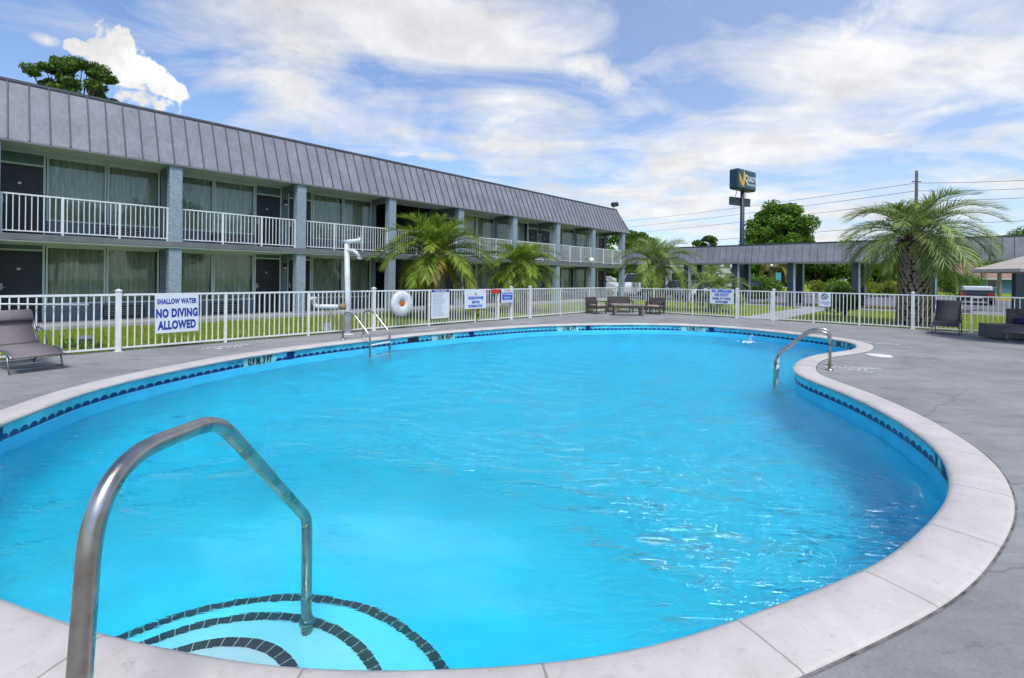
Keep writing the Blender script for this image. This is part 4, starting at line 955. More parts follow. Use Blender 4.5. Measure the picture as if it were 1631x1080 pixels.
# ------------------------------------------------------------ plants
def leaf_cloud(centres, n_per, size, seed=1):
    """centres: list of (x,y,z,rx,ry,rz); quads with random orientation near each clump's shell"""
    rg = np.random.default_rng(seed); Vs = []
    for (x, y, z, rx, ry, rz) in centres:
        n = int(n_per); d = rg.normal(size=(n, 3)); d /= np.linalg.norm(d, axis=1)[:, None]; r = rg.uniform(.45, 1.0, n)**.6
        r *= 1+.25*np.sin(d[:, 0]*5+x)*np.sin(d[:, 1]*5+y)
        c = np.array([x, y, z])+d*r[:, None]*np.array([rx, ry, rz])
        nn = d+rg.normal(0, .7, (n, 3)); nn /= np.linalg.norm(nn, axis=1)[:, None]
        a = np.cross(nn, rg.normal(size=(n, 3))); a /= np.linalg.norm(a, axis=1)[:, None]; b_ = np.cross(nn, a)
        s = size*rg.uniform(.5, 1.3, n)[:, None]
        q = np.stack([c-a*s*.9, c-b_*s*.42, c+a*s*.9, c+b_*s*.42], 1); Vs.append(q.reshape(-1, 3))
    V = np.vstack(Vs); Fq = np.arange(len(V)).reshape(-1, 4); return V, Fq
def palm(name, p, H, R, tr, nf, seed, label, leafm='palmA', older='palmA', droop=1.0, trunk_h=None, group='feather palms round the pool', flat=0.0, lw=1.0):
    rg = np.random.default_rng(seed); rnd = random.Random(seed)
    t = thing(name, p, 0, label, 'palm', group); th = trunk_h or H
    # trunk with boots
    b = MB(); prof = [(tr*1.15, -.05), (tr*1.02, .15*th), (tr*.92, .5*th), (tr*1.0, .85*th), (tr*.7, th*1.0), (.02, th*1.08)]
    b.lathe(prof, (0, 0, 0), 22); b.build('trunk', 'bootd', t, smooth=True)
    b = MB(); rows = int(th/.13)
    for r in range(rows):
        z = .02+r*.13; f = z/th; rr = tr*(1.12-.25*f if f < .5 else .99+.05*(f-.5))
        m_ = max(8, int(2*PI*rr/.17))
        for k in range(m_):
            a = 2*PI*(k+.5*(r % 2))/m_+rnd.uniform(-.08, .08); s = rnd.uniform(.8, 1.25)
            c, s_ = math.cos(a), math.sin(a); tl = .22*s; w = .075
            o_ = rr+.0; tip = rr+.055+.03*f
            P = [Vector((c*o_-s_*(-w), s_*o_+c*(-w), z)), Vector((c*o_-s_*w, s_*o_+c*w, z)), Vector((c*tip-s_*w*.5, s_*tip+c*w*.5, z+tl)), Vector((c*tip-s_*(-w)*.5, s_*tip+c*(-w)*.5, z+tl)), Vector((c*(o_+.045), s_*(o_+.045), z+.02)), Vector((c*(o_-.02), s_*(o_-.02), z+tl*.8))]
            b.add(P, [(0, 1, 4), (1, 2, 4), (2, 3, 4), (3, 0, 4), (2, 5, 3), (1, 5, 2), (3, 5, 0)])
    b.build('trunk_boots', 'boot', t)
    groups = {'young': [[], []], 'old': [[], []]}
    stems = MB()
    ga = 2.39996
    for i in range(nf):
        f = i/(nf-1); az = i*ga+rnd.uniform(-.25, .25); el = rad(86-f*(100+flat*20)+rnd.uniform(-9, 9)); L = R*(1.05+.25*math.sin(PI*min(1, f*1.15)))*rnd.uniform(.88, 1.12)
        n = 20; pts = []; q = np.array([math.cos(az)*tr*.35, math.sin(az)*tr*.35, th*(1.04-.12*f)]); e = el; tw = rnd.uniform(-.35, .35)
        for k in range(n+1):
            pts.append(q.copy()); d = np.array([math.cos(e)*math.cos(az+tw*k/n), math.cos(e)*math.sin(az+tw*k/n), math.sin(e)]); q = q+d*L/n; e -= droop*rad(5.4+3.0*k/n)*(1.0 if e > rad(-75) else 0)
        pts = np.array(pts); tan = np.gradient(pts, axis=0); tan /= np.linalg.norm(tan, axis=1)[:, None]
        side = np.array([-math.sin(az), math.cos(az), 0]); 
        stems.tube([tuple(x) for x in pts[::2]], [.018*(1-.8*j/(len(pts[::2])-1))+.004 for j in range(len(pts[::2]))], 5, caps=False)
        key = 'old' if f > .72 else 'young'; Vs, Fs = groups[key]
        nl = int(36*L/1.5)+18
        for k in range(nl):
            s = .16+.84*(k/(nl-1)); x = s*n; i0 = min(int(x), n-1); fr = x-i0; P0 = pts[i0]*(1-fr)+pts[i0+1]*fr; T = tan[min(i0+1, n)]
            up = np.cross(T, side); up /= np.linalg.norm(up)
            if up[2] < 0 and abs(T[2]) < .9: up = -up
            ll = L*.30*(math.sin(PI*(.12+.80*s))**.6)*rnd.uniform(.70, 1.15)
            for sg in (-1, 1):
                d = T*(.80+.35*s)+side*sg*1.0*(1-.3*s)+up*(.50-.35*f)+rg.normal(0, .14, 3); d /= np.linalg.norm(d)
                d2 = d+np.array([0, 0, -.08-.42*f-rnd.random()*.22]); d2 /= np.linalg.norm(d2)
                w = .0078*lw*R/1.6*rnd.uniform(.7, 1.4)
                wv = np.cross(d, up); wv /= (np.linalg.norm(wv)+1e-6)
                a0 = P0; a1 = P0+d*ll*.5; a2 = a1+d2*ll*.5; b0 = len(Vs)
                Vs += [a0-wv*w*.5, a0+wv*w*.5, a1+wv*w, a1-wv*w, a2+wv*w*.15, a2-wv*w*.15]
                Fs += [(b0, b0+1, b0+2, b0+3), (b0+3, b0+2, b0+4, b0+5)]
    cr_ = np_obj('crown', groups['young'][0], groups['young'][1], leafm, t)
    if groups['old'][0]: np_obj('old_fronds', groups['old'][0], groups['old'][1], older, t)
    stems.build('frond_stems', older, t)
    return t
def at(px, D): v = ray(px, 450); return Vector((v[0]*D, D, -.02))
palm('palm_tree', at(694, 18.3), 2.55, 1.75, .30, 58, 11, 'bushy bright green palm on the lawn left of the rules sign', 'palmA', 'palmOld', .68, trunk_h=2.35, lw=1.45)
palm('palm_tree', at(828, 21.8), 2.2, 1.55, .26, 50, 23, 'smaller bright green palm on the lawn before the middle balconies', 'palmA', 'palmA', .72, trunk_h=2.0, lw=1.45)
palm('palm_tree', at(1045, 24.6), 2.4, 1.65, .38, 44, 37, 'green palm with thick trunk at the corner between motel and covered walkway', 'palmB', 'palmA', .72, trunk_h=2.35, lw=1.25)
palm('palm_tree', at(1456, 17.5), 3.3, 1.88, .42, 58, 53, 'tall thick trunked palm with arching blue green fronds on the right', 'palmB', 'palmB', .76, trunk_h=3.2, lw=1.15)
tp_ = bpy.context.scene.objects['palm_tree.003']
V, Fq = leaf_cloud([(.42, -.25, 2.95, .26, .26, .34), (.52, -.30, 2.55, .20, .2, .38), (.50, -.30, 2.2, .13, .13, .25), (-.35, -.2, 3.0, .22, .2, .25)], 420, .055, 77); np_obj('dead_fibre', V, Fq, 'bootd', tp_)
# sago palm behind the lifeguard sign
def sago(p, R, label, h=.5, seed=3, m='leafD'): return palm('sago_palm', p, h, R, .16, 34, seed, label, m, m, .75, trunk_h=h, group='sago palms', lw=1.3)
sago(at(1143, 24.0), 1.35, 'spreading dark green sago palm behind the lifeguard sign', .95, 5, 'palmB')

def tree(name, p, H, R, trunk_h, seed, label, m='leafB', clumps=26, n_per=420, leaf=.16, group=None, cat='tree', flat=.75, trunk_r=.25, cs_=(.22, .38)):
    rnd = random.Random(seed); t = thing(name, p, rnd.uniform(0, 6), label, cat, group)
    cs = []; b = MB(); b.tube([(0, 0, -.1), (.1, .05, trunk_h*.5), (0, .1, trunk_h), (.05, 0, trunk_h+(H-trunk_h)*.55)], [trunk_r*1.3, trunk_r, trunk_r*.8, trunk_r*.25], 9)
    for k in range(clumps):
        f = rnd.random(); z = trunk_h+(H-trunk_h)*(.08+.86*f); env = math.sqrt(max(.05, 1-((f-.42)/.62)**2)); az = k*2.4+rnd.uniform(-.4, .4); r = R*env*rnd.uniform(.25, .86)
        cr = R*rnd.uniform(*cs_); cs.append((r*math.cos(az), r*math.sin(az), z, cr, cr, cr*flat))
        b.tube([(0, 0.05, trunk_h*.8+(z-trunk_h*.8)*.3), (r*math.cos(az)*.5, r*math.sin(az)*.5, z*.55+trunk_h*.35), (r*math.cos(az), r*math.sin(az), z)], [trunk_r*.35, trunk_r*.2, trunk_r*.06], 5)
    b.build('trunk', 'trunk', t); V, Fq = leaf_cloud(cs, n_per, leaf, seed); np_obj('crown', V, Fq, m, t); return t
# big pine showing over the left of the motel roof
p = at(117, 34); tree('pine_tree', (p.x, p.y, 0), 16.6, 3.2, 11.6, 5, 'lone pine crown rising above the left end of the motel roof', 'leafA', 85, 260, .13, trunk_r=.3, flat=.62, cs_=(.10, .19))
p = at(1238, 62); tree('oak_tree', (p.x, p.y, 0), 11.4, 4.6, 3.6, 8, 'large round green tree behind the covered walkway beside the tall sign', 'leafB', 120, 330, .22, trunk_r=.45, cs_=(.12, .26))
p = at(1290, 64); tree('oak_tree', (p.x-1.6, p.y, 0), 8.4, 2.6, 3.4, 19, 'lower tree growing against the right flank of the large round tree', 'leafB', 24, 400, .24)
p = at(1125, 78); tree('small_tree', (p.x, p.y, 0), 8.6, 2.6, 3.4, 9, 'small dark tree top between the corner palm and the tall sign', 'leafA', 60, 200, .22, cs_=(.14, .28))
p = at(985, 62); tree('small_tree', (p.x, p.y, 0), 7.6, 3.8, 1.5, 10, 'dark green tree seen past the end of the motel', 'leafB', 34, 480, .24)
p = at(1012, 60); tree('small_tree', (p.x, p.y, 0), 7.3, 3.0, 1.6, 12, 'green tree behind the corner palm beyond the motel end', 'leafA', 30, 420, .24)
p = at(940, 66); tree('small_tree', (p.x, p.y, 0), 6.3, 3.4, 1.2, 13, 'broad tree seen through the last open balcony bay', 'leafB', 30, 420, .24)
p = at(1590, 122); tree('small_tree', (p.x, p.y, 0), 13.6, 6.4, 3, 14, 'tree top just above the walkway roof right of the tall palm', 'leafB', 30, 420, .26)
p = at(1628, 125); tree('small_tree', (p.x, p.y, 0), 15.4, 7, 3, 15, 'tallest tree top above the walkway roof at the far right', 'leafB', 34, 420, .26)
for k, (x, y, H, R_) in enumerate([(27, -6, 9, 4.2), (36, -14, 10, 4.6), (30, -20, 9.5, 4.2), (44, 2, 9, 4.2), (22, -16, 8.5, 3.8), (52, -6, 11, 5)]):
    tree('garden_tree', (x, y, 0), H, R_, 2.6, 140+k, ['tree mirrored in the left motel windows', 'second tree mirrored in the motel windows', 'third tree mirrored in the motel windows', 'fourth tree mirrored in the motel windows', 'fifth tree mirrored in the motel windows', 'sixth tree mirrored in the motel windows'][k], 'leafB', 26, 160, .42, group='trees mirrored in the motel glass')
# woods under the walkway roof: individual trees
wl = [(1196, 66, 6.6, 3.4), (1226, 62, 6.4, 3.2), (1262, 64, 6.5, 3.3), (1300, 60, 6.2, 3.4), (1332, 63, 6.4, 3.3), (1366, 58, 6.0, 3.2), (1398, 60, 6.2, 3.3), (1430, 58, 6.1, 3.3), (1462, 60, 6.2, 3.0), (1484, 62, 5.6, 2.0)]
nm_ = ['left of the first walkway pillar pair', 'by the tall sign base', 'between the second pillar pair and the third', 'under the middle of the walkway roof', 'left of the third pillar pair', 'right of the third pillar pair', 'left of the tall palm trunk', 'directly behind the tall palm', 'right behind the tall palm trunk', 'beside the brown roofed house']
for k, (px, D, H, R) in enumerate(wl):
    p = at(px, D); tree('woodland_tree', (p.x, p.y, 0), H, R, .9, 60+k, 'green tree beyond the lot '+nm_[k], 'leafB' if k % 3 else 'leafD', 24, 330, .26, group='trees beyond the parking lot')
# flowering yellowish plants, shrubs
def shrub(px, D, H, R, seed, label, m='leafD', n=10, leaf=.08, name='shrub', np_=300, grp=None):
    p = at(px, D); rnd = random.Random(seed); t = thing(name, p, 0, label, 'shrub', grp); cs = []; b = MB()
    for k in range(n):
        az = k*2.4; r = R*rnd.uniform(.1, .65); z = H*rnd.uniform(.25, .78); c = R*rnd.uniform(.35, .55); cs.append((r*math.cos(az), r*math.sin(az), z, c, c, min(c, H*.3))); b.tube([(0, 0, 0), (r*math.cos(az), r*math.sin(az), z)], [.02, .008], 5)
    b.build('stem', 'trunk', t); V, Fq = leaf_cloud(cs, np_, leaf, seed); np_obj('foliage', V, Fq, m, t); return t
shrub(1345, 21.5, 1.45, .72, 70, 'tall dark clipped shrub behind the prohibition sign', 'leafD', 16, .05, np_=650)
for k, (px, D, H, R, m) in enumerate([(1195, 46, 2.1, 1.3, 'leafB'), (1228, 44, 1.9, 1.3, 'leafB'), (1310, 47, 1.7, 1.3, 'leafY'), (1336, 48, 1.8, 1.3, 'leafB'), (1378, 48, 1.6, 1.4, 'leafY'), (1412, 49, 1.7, 1.4, 'leafY'), (1205, 40, 1.2, .9, 'leafD')]):
    shrub(px, D, H, R, 80+k, ['leafy green shrub right of the first pillar pair', 'leafy green shrub left of the second pillar pair', 'yellow flowering shrub right of the second pillar pair', 'green shrub between yellow ones before the woods', 'yellow flowering shrub right of the third pillar pair', 'yellow flowering shrub left of the tall palm trunk', 'low dark shrub beside the grey van'][k], m, 10, .10, grp='shrubs beyond the parking lot')
shrub(1527, 52, 2.6, 2.3, 91, 'rounded green shrub with pale flowers before the brown roofed house', 'leafB', 16, .12, np_=420)
for k, (px, D) in enumerate([(1112, 42), (1132, 45)]):
    p = at(px, D); palm('background_palm', p, 2.2, 1.5, .2, 26, 90+k, ['pale green palm in the lot left of the sago palm', 'pale green palm in the lot above the sago palm'][k], 'palmB', 'palmB', .9, trunk_h=1.9, group='palms in the parking lot', lw=2)
p = at(1236, 50); palm('background_palm', p, 3.2, 1.7, .2, 30, 95, 'orange tinged palm beyond the second pillar pair', 'palmOld', 'palmOld', 1.0, trunk_h=2.9, group='palms in the parking lot', lw=2)
p = at(1592, 56); palm('background_palm', p, 4.2, 1.5, .13, 30, 97, 'slender palm in front of the blue house garage', 'palmA', 'palmOld', 1.0, trunk_h=4.6, group='palms in the parking lot', lw=2)
for k, (px, py) in enumerate([(112, 553), (146, 556)]):
    pp = G(px, py); px_ = px
    p = Vector((pp.x, pp.y, 0)); t = thing('ground_plant', (p.x, p.y, -.02), 0, ['low leafy plant left of the lawn spotlight', 'low leafy plant right of the lawn spotlight'][k], 'plant', 'plants round the lawn spotlight')
    V, Fq = leaf_cloud([(0, 0, .09, .2, .2, .12)], 260, .04, 30+k); np_obj('leaves', V, Fq, 'leafB', t)
for k in range(9):
    a = 2*PI*k/9; r = .75; p = at(1456, 17.5); s = random.uniform(.08, .15)
    o = MB().lathe([(s, 0), (s*1.1, s*.4), (s*.7, s*.8), (.0001, s*.95)], (0, 0, 0), 9).build('rock', 'rock'); o.location = (p.x+r*math.cos(a), p.y+r*math.sin(a), -.03); o.scale = (1, .8, .8); o.rotation_euler = (.1, .1, a)
    tag(o, 'pale rock in the ring around the tall palm trunk', 'rock', 'pale rocks round the tall palm')
# grass blades on the lawn near the fences
def blades():
    rg = np.random.default_rng(4); n = 90000
    a = rg.uniform(-3, 20.9, n); b_ = rg.uniform(-5.70, -.15, n)
    n2 = 50000; a2 = rg.uniform(20.85, 32.4, n2); b2 = rg.uniform(-26, 1.5, n2); k = ~((b2 < -11.35) & (b2 > -12.9)); a2, b2 = a2[k], b2[k]
    n3 = 6000; a3 = rg.uniform(-3, 20.7, n3); b3 = -5.73+np.abs(rg.normal(0, .035, n3)); n4 = 4000; a4 = 20.83+np.abs(rg.normal(0, .04, n4)); b4 = rg.uniform(-26, -5.7, n4); k4 = ~((b4 < -11.35) & (b4 > -12.9)); a4, b4 = a4[k4], b4[k4]
    A = np.r_[a, a2, a3, a4]; Bb = np.r_[b_, b2, b3, b4]; n = len(A)
    h = np.r_[rg.uniform(.03, .075, len(a)), rg.uniform(.03, .08, len(a2)), rg.uniform(.06, .14, len(a3)), rg.uniform(.06, .13, len(a4))]
    X = B0.x+U.x*A+N.x*Bb; Y = B0.y+U.y*A+N.y*Bb; th = rg.uniform(0, 2*PI, n); w = .006+.004*rg.random(n)
    P = np.stack([X, Y, np.full(n, -.022)], 1); s = np.stack([np.cos(th), np.sin(th), 0*th], 1)*w[:, None]; ln = np.stack([rg.normal(0, .02, n), rg.normal(0, .02, n), h], 1)
    V = np.stack([P-s, P+s, P+ln], 1).reshape(-1, 3); return np_obj('grass', V, np.arange(3*n).reshape(-1, 3), 'blade')
tag(blades(), kind='stuff')

# ------------------------------------------------------------ sign tower, poles, wires
D = 52; pb = at(1181, D)
t = thing('motel_sign_tower', (pb.x, pb.y, 0), 0, 'tall steel pole carrying a dark green lit style sign box with a gold emblem', 'sign')
c = PD(1188, 287.5, D); zc = c.z; top = PD(1181, 300, D).z
MB().lathe([(.24, 0), (.24, 4), (.20, top+.6)], (0, 0, 0), 16).build('pole', 'pole', t)
bx = thing('tmp', (0, 0, 0)); bpy.data.objects.remove(bx)
# box turned so that its left end and front face show: face normal toward (-.35,-.9)
ra = rad(36)
T = Matrix.Translation((.12, .2, zc)) @ Matrix.Rotation(ra, 4, 'Z')
SW, SD, SH = 3.7, 1.05, 2.15
bo = MB().box(-SW/2, SW/2, -SD/2, SD/2, -SH/2, SH/2).build('sign_box', 'sgreen', t, bevel=.16); bo.matrix_local = T
MB().box(-SW/2-.012, -SW/2-.002, -SD/2+.17, SD/2-.17, -SH/2+.17, SH/2-.17).build('side_panel', 'sblue', bo)
MB().box(-SW/2+.3, SW/2-.3, -SD/2+.2, SD/2-.2, -SH/2-.02, -SH/2-.001).build('underside_lamp_tray', 'tan', bo)
fy = -SD/2-.004
# emblem: a curled ribbon stroke in gold and orange
V = []
pts = [(-1.42, .55, .02), (-1.28, .20, .15), (-1.10, -.18, .26), (-.88, -.52, .22), (-.66, -.72, .10), (-.52, -.70, .02)]
for x, z, w in pts: V += [((x-w*.75)*1.2, fy, z-w*.45), ((x+w*.75)*1.2, fy, z+w*.45)]
MB().add(V, [(2*i, 2*i+1, 2*i+3, 2*i+2) for i in range(5)]).build('emblem_stroke', 'gold', bo)
V = []
pts = [(-.60, .95, .03), (-.55, .55, .13), (-.58, .15, .15), (-.62, -.30, .13), (-.62, -.60, .05)]
for x, z, w in pts: V += [((x-w)*1.2, fy-.003, z), ((x+w)*1.2, fy-.003, z)]
MB().add(V, [(2*i, 2*i+1, 2*i+3, 2*i+2) for i in range(4)]).build('emblem_stroke', 'gold', bo)
V = []
pts = [(-1.40, .20, .02), (-1.25, -.08, .10), (-1.05, -.38, .12), (-.85, -.60, .06)]
for x, z, w in pts: V += [((x-w*.7)*1.2, fy-.002, z-w*.5), ((x+w*.7)*1.2, fy-.002, z+w*.5)]
MB().add(V, [(2*i, 2*i+1, 2*i+3, 2*i+2) for i in range(3)]).build('emblem_stroke', 'orangep', bo)
text('Q', 1.05, 'signw', bo, (-.18, fy, .12), sx=.78, bold=.022); text('UALITY', .80, 'signw', bo, (.98, fy, .12), sx=.60, bold=.022)
text('INN & SUITES', .36, 'signw', bo, (.72, fy, -.48), sx=.80, bold=.008)
c2 = PD(1175.5, 321, D); zb = c2.z
lb = MB().box(-1.75, 1.35, -.12, .12, -.42, .42).build('lower_board', 'signback', t); lb.matrix_local = Matrix.Translation((0, .3, zb)) @ Matrix.Rotation(ra*.75, 4, 'Z')
MB().tube([(-.75, 0, zb+.5), (-.6, 0, zc-SH/2)], .03, 6).tube([(.35, 0, zb+.4), (.3, 0, zc-SH/2)], .03, 6).build('bracket', 'pole', t)
# utility poles + wires
pA = PD(1460, 272, 48); upole = thing('utility_pole', (pA.x, pA.y, 0), 0, 'weathered wooden utility pole standing behind the tall palm', 'utility pole', 'utility poles')
MB().lathe([(.19, 0), (.125, pA.z)], (0, 0, 0), 12).build('pole', 'wood', upole)
zz = PD(1460, 289, 48).z; MB().box(-.45, .45, -.05, .05, zz-.06, zz+.02).build('crossarm', 'wood', upole)
pB = PD(965, 362, 112); up2 = thing('utility_pole', (pB.x, pB.y, 0), 0, 'far utility pole hidden behind the motel roof end', 'utility pole', 'utility poles')
MB().lathe([(.20, 0), (.15, pB.z)], (0, 0, 0), 10).build('pole', 'wood', up2)
def wire(A, Bq, sag, label):
    pts = []
    for k in range(25):
        f = k/24; q = A.lerp(Bq, f); q.z -= sag*4*f*(1-f); pts.append(q)
    c0 = pts[0].copy(); o = MB().tube([q-c0 for q in pts], .022, 5).build('overhead_wire', 'wire'); o.location = c0; tag(o, label, 'wire', 'overhead wires')
nmw = ['top', 'second', 'third', 'lowest']
for k, (yl, yp, yr) in enumerate([(354.5, 291.5, 281.5), (364, 304, 295.5), (374, 320, 309), (392, 356, 346)]):
    A = PD(975, yl, 110); P = PD(1460, yp, 48); R = PD(1720, yr, 44)
    wire(A, P, .25, nmw[k]+' overhead wire from the motel roof end to the wooden pole'); wire(P, R, .15, nmw[k]+' overhead wire running right from the wooden pole')
# lot lamp + small figure sign seen between pillars
p = PD(1229, 423, 46); t = thing('lot_lamp', (p.x, p.y, 0), 0, 'small white globe on a dark post between the second pillars and the sign', 'lamp post')
MB().lathe([(.07, 0), (.04, .3), (.035, p.z-.15)], (0, 0, 0), 8).build('post', 'black', t); MB().lathe([(.15*math.sin(k*PI/10)+.0001, -.15*math.cos(k*PI/10)) for k in range(11)], (0, 0, p.z), 12).build('globe', 'globe', t, smooth=True)
M['aqua'] = mat('aqua_banner_cloth', (.03, .38, .42), .7)
p = PD(1240, 441, 44); t = thing('aqua_banner', (p.x, p.y, 0), 0, 'small aqua banner on a short post among the shrubs', 'banner')
MB().tube([(0, 0, 0), (0, 0, p.z+.4)], .03, 6).build('post', 'black', t); MB().box(-.24, .22, -.02, .02, p.z-.38, p.z+.38).build('cloth', 'aqua', t, bevel=.01)

# ------------------------------------------------------------ vehicles
M['carw'] = mat('white_car_paint', (.66, .68, .69), .25, var=.03, spec=.6)
M['cars'] = mat('silver_car_paint', (.40, .42, .44), .25, metal=.4, var=.03, spec=.6)
M['card'] = mat('dark_car_paint', (.02, .024, .03), .2, var=.1, spec=.6)
M['carr'] = mat('red_car_paint', (.30, .02, .035), .3, var=.05, spec=.6)
def car(p, rz, body, label, kind='sedan', roofm=None, L=4.6, Wd=1.8, Ht=1.45):
    t = thing('parked_car', (p[0], p[1], -.014), rz, label, 'car', 'vehicles in the parking lot'); h = L/2
    if kind == 'sedan':
        low = [(-h, .30), (-h, .78), (-h+.15, .92), (-h+1.0, .98), (h-1.25, .96), (h-.25, .80), (h, .62), (h, .30)]
        gh = [(-h+.75, .96), (-h+1.45, Ht-.03), (-h+1.9, Ht), (.55, Ht-.02), (h-1.1, .95)]
    elif kind == 'suv':
        low = [(-h, .35), (-h, 1.02), (-h+.08, 1.10), (h-1.2, 1.10), (h-.2, .95), (h, .75), (h, .35)]
        gh = [(-h+.06, 1.08), (-h+.28, Ht-.08), (-h+.5, Ht), (.7, Ht), (h-1.25, 1.08)]
    elif kind == 'van':
        low = [(-h, .40), (-h, 1.25), (h-.9, 1.25), (h-.1, 1.0), (h, .8), (h, .40)]
        gh = [(-h+.02, 1.23), (-h+.06, Ht-.05), (-h+.2, Ht), (h-1.5, Ht), (h-.95, 1.23)]
    b = MB(); b.prism(low, -Wd/2, Wd/2, Matrix.Rotation(-PI/2, 4, 'Z')); b.build('body', body, t, bevel=.06, fix=True)
    n = len(gh); V = []
    for sx_, in_ in ((-1, 0), (1, 0)):
        for (x, z) in gh: k = .86 if z > 1.1*(gh[0][1]) else .98; V.append((x, sx_*Wd/2*k, z))
    b = MB().add(V, [tuple(range(n)), tuple(range(2*n-1, n-1, -1))]+[(i, n+i, n+(i+1) % n, (i+1) % n) for i in range(n)]); b.build('windows', 'carglass', t, bevel=.03, fix=True)
    tops = [q for q in gh if q[1] > Ht-.1]; x0, x1 = tops[0][0], tops[-1][0]
    MB().box(x0-.02, x1+.02, -Wd/2*.84, Wd/2*.84, Ht-.03, Ht+.03).build('roof', roofm or body, t, bevel=.03)
    b = MB()
    for s in (-1, 1):
        for (xa, za), (xb, zb_) in ((gh[0], gh[1]), (gh[-1], gh[-2])): b.tube([(xa, s*Wd/2*.97, za), (xb, s*Wd/2*.85, zb_)], .035, 5)
        xm = (gh[0][0]+gh[-1][0])/2; b.tube([(xm, s*Wd/2*.985, gh[0][1]), (xm-.05, s*Wd/2*.865, Ht)], .03, 5)
    b.build('roof_pillars', body, t)
    for x in (-h+.85, h-.9):
        for s in (-1, 1):
            w = MB().lathe([(.22, -.10), (.32, -.10), (.335, -.05), (.335, .05), (.32, .10), (.22, .10)], (x, s*(Wd/2-.08), .335), 20, 'Y').build('wheel', 'tyre', t)
            MB().lathe([(.0001, -.09), (.20, -.10), (.22, -.06), (.22, .06), (.20, .10), (.0001, .09)], (x, s*(Wd/2-.08), .335), 16, 'Y').build('rim', 'rim', w)
    for s in (-1, 1):
        z = low[1][1]-.12; MB().box(-h-.012, -h+.05, s*(Wd/2-.22)-.16, s*(Wd/2-.22)+.16, z-.10, z+.12).build('tail_light', 'tail', t, bevel=.01)
        MB().box(h-.06, h+.01, s*(Wd/2-.28)-.18, s*(Wd/2-.28)+.18, .55, .70).build('headlight', 'globe', t, bevel=.01)
    MB().box(-h-.014, -h-.001, -.26, .26, .60, .73).build('number_plate', 'signw', t); MB().box(-h-.05, -h+.02, -Wd/2+.05, Wd/2-.05, .36, .50).box(h-.02, h+.04, -Wd/2+.05, Wd/2-.05, .36, .50).build('bumper', body, t, bevel=.02)
    return t
p = G(1552, 485.5); q_ = Vector((p.x, p.y, 0)).normalized(); sv = car((p.x+q_.x*2.3, p.y+q_.y*2.3), math.atan2(p.y, p.x)+rad(3), 'card', 'dark parked SUV with silver roof seen from behind on the right', 'suv', 'cars', 4.6, 1.85, 1.62); sv.scale = (1, 1, .80); MB().box(-2.27, -.2, -.80, .80, 1.24, 1.66).build('cap', 'carw', sv, bevel=.10)
p = at(1084, 39.5); car(p, ANG+PI+rad(4), 'cars', 'silver sedan parked between the corner palm and the walkway pillars', 'sedan')
p = at(1123, 41); car(p, ANG+PI, 'carw', 'white sedan parked behind the lifeguard sign', 'sedan')
p = at(1019, 47); car(p, ANG+PI+rad(3), 'carw', 'white van with broad windshield parked left of the corner palm', 'van', L=5.2, Wd=2.0, Ht=2.05)
p = at(950, 44); tv = car(p, ANG-PI/2+rad(10), 'carw', 'white and red utility truck with orange beacon beyond the motel end', 'van', L=5.0, Wd=1.9, Ht=1.75)
MB().box(-1.6, .8, -.955, .955, .62, .98).build('red_stripe', 'carr', tv); MB().box(-.45, .0, -.35, .35, 1.78, 1.95).build('beacon', 'redcap', tv, bevel=.03)
p = at(1196, 44); car(p, ANG+PI+rad(2), 'card', 'dark sedan parked behind the pool gate and first pillars', 'sedan')
# box shelter/buildings across the road
def house(p, rz, w, d, h, rh, label, wall, garage=True):
    t = thing('house', (p[0], p[1], -.02), rz, label, 'house', 'houses across the road'); e = .6
    MB().box(-w/2, w/2, -d/2, d/2, 0, h).build('wall', wall, t)
    MB().add([(-w/2-e, -d/2-e, h), (w/2+e, -d/2-e, h), (w/2+e, d/2+e, h), (-w/2-e, d/2+e, h), (-w/2+d*.4, 0, h+rh), (w/2-d*.4, 0, h+rh)], [(0, 1, 5, 4), (1, 2, 5), (2, 3, 4, 5), (3, 0, 4), (3, 2, 1, 0)]).build('roof', 'houseb', t)
    MB().box(-w/2-e, w/2+e, -d/2-e-.04, -d/2-e, h-.22, h+.02).build('gutter', 'kerb', t)
    if garage:
        g_ = MB().box(.3, w/2-.4, -d/2-.03, -d/2-.002, 0.05, h-.35).build('garage_door', 'housel', t); q = MB()
        for k in range(1, 4): q.box(.32, w/2-.42, -d/2-.045, -d/2-.031, k*(h-.4)/4, k*(h-.4)/4+.04)
        q.build('panel_line', 'frame', g_)
    for x in (-w/2+1.2, -w/2+3.4):
        f = MB().box(x-.6, x+.6, -d/2-.03, -d/2-.002, .9, 2.1).build('window', 'frame', t); MB().box(x-.52, x+.52, -d/2-.045, -d/2-.031, .98, 2.02).build('pane', 'carglass', f)
    return t
p = at(1596, 74); house((p.x+2.8, p.y+2), rad(-28), 13, 9, 2.3, 1.25, 'low blue house with brown hip roof and garage at the far right', 'housew')
p = at(1530, 92); house((p.x+.5, p.y+2), rad(-28), 12, 9, 2.9, 2.9, 'brown roofed house farther back behind the flowering shrub', 'houseb', False)
p = at(1180, 110); t = thing('commercial_building', (p.x-4, p.y, 0), rad(-10), 'pale low commercial building beyond the lot left of the first pillars', 'building')
MB().box(-14, 14, -5, 5, 0, 4.4).build('wall', 'kerb', t); MB().box(-14.2, 14.2, -5.2, 5.2, 4.4, 5.2).build('parapet', 'signw', t)
for k in range(7): MB().box(-12+k*3.7, -9.6+k*3.7, -5.03, -5.002, .8, 3.0).build('window', 'carglass', t)

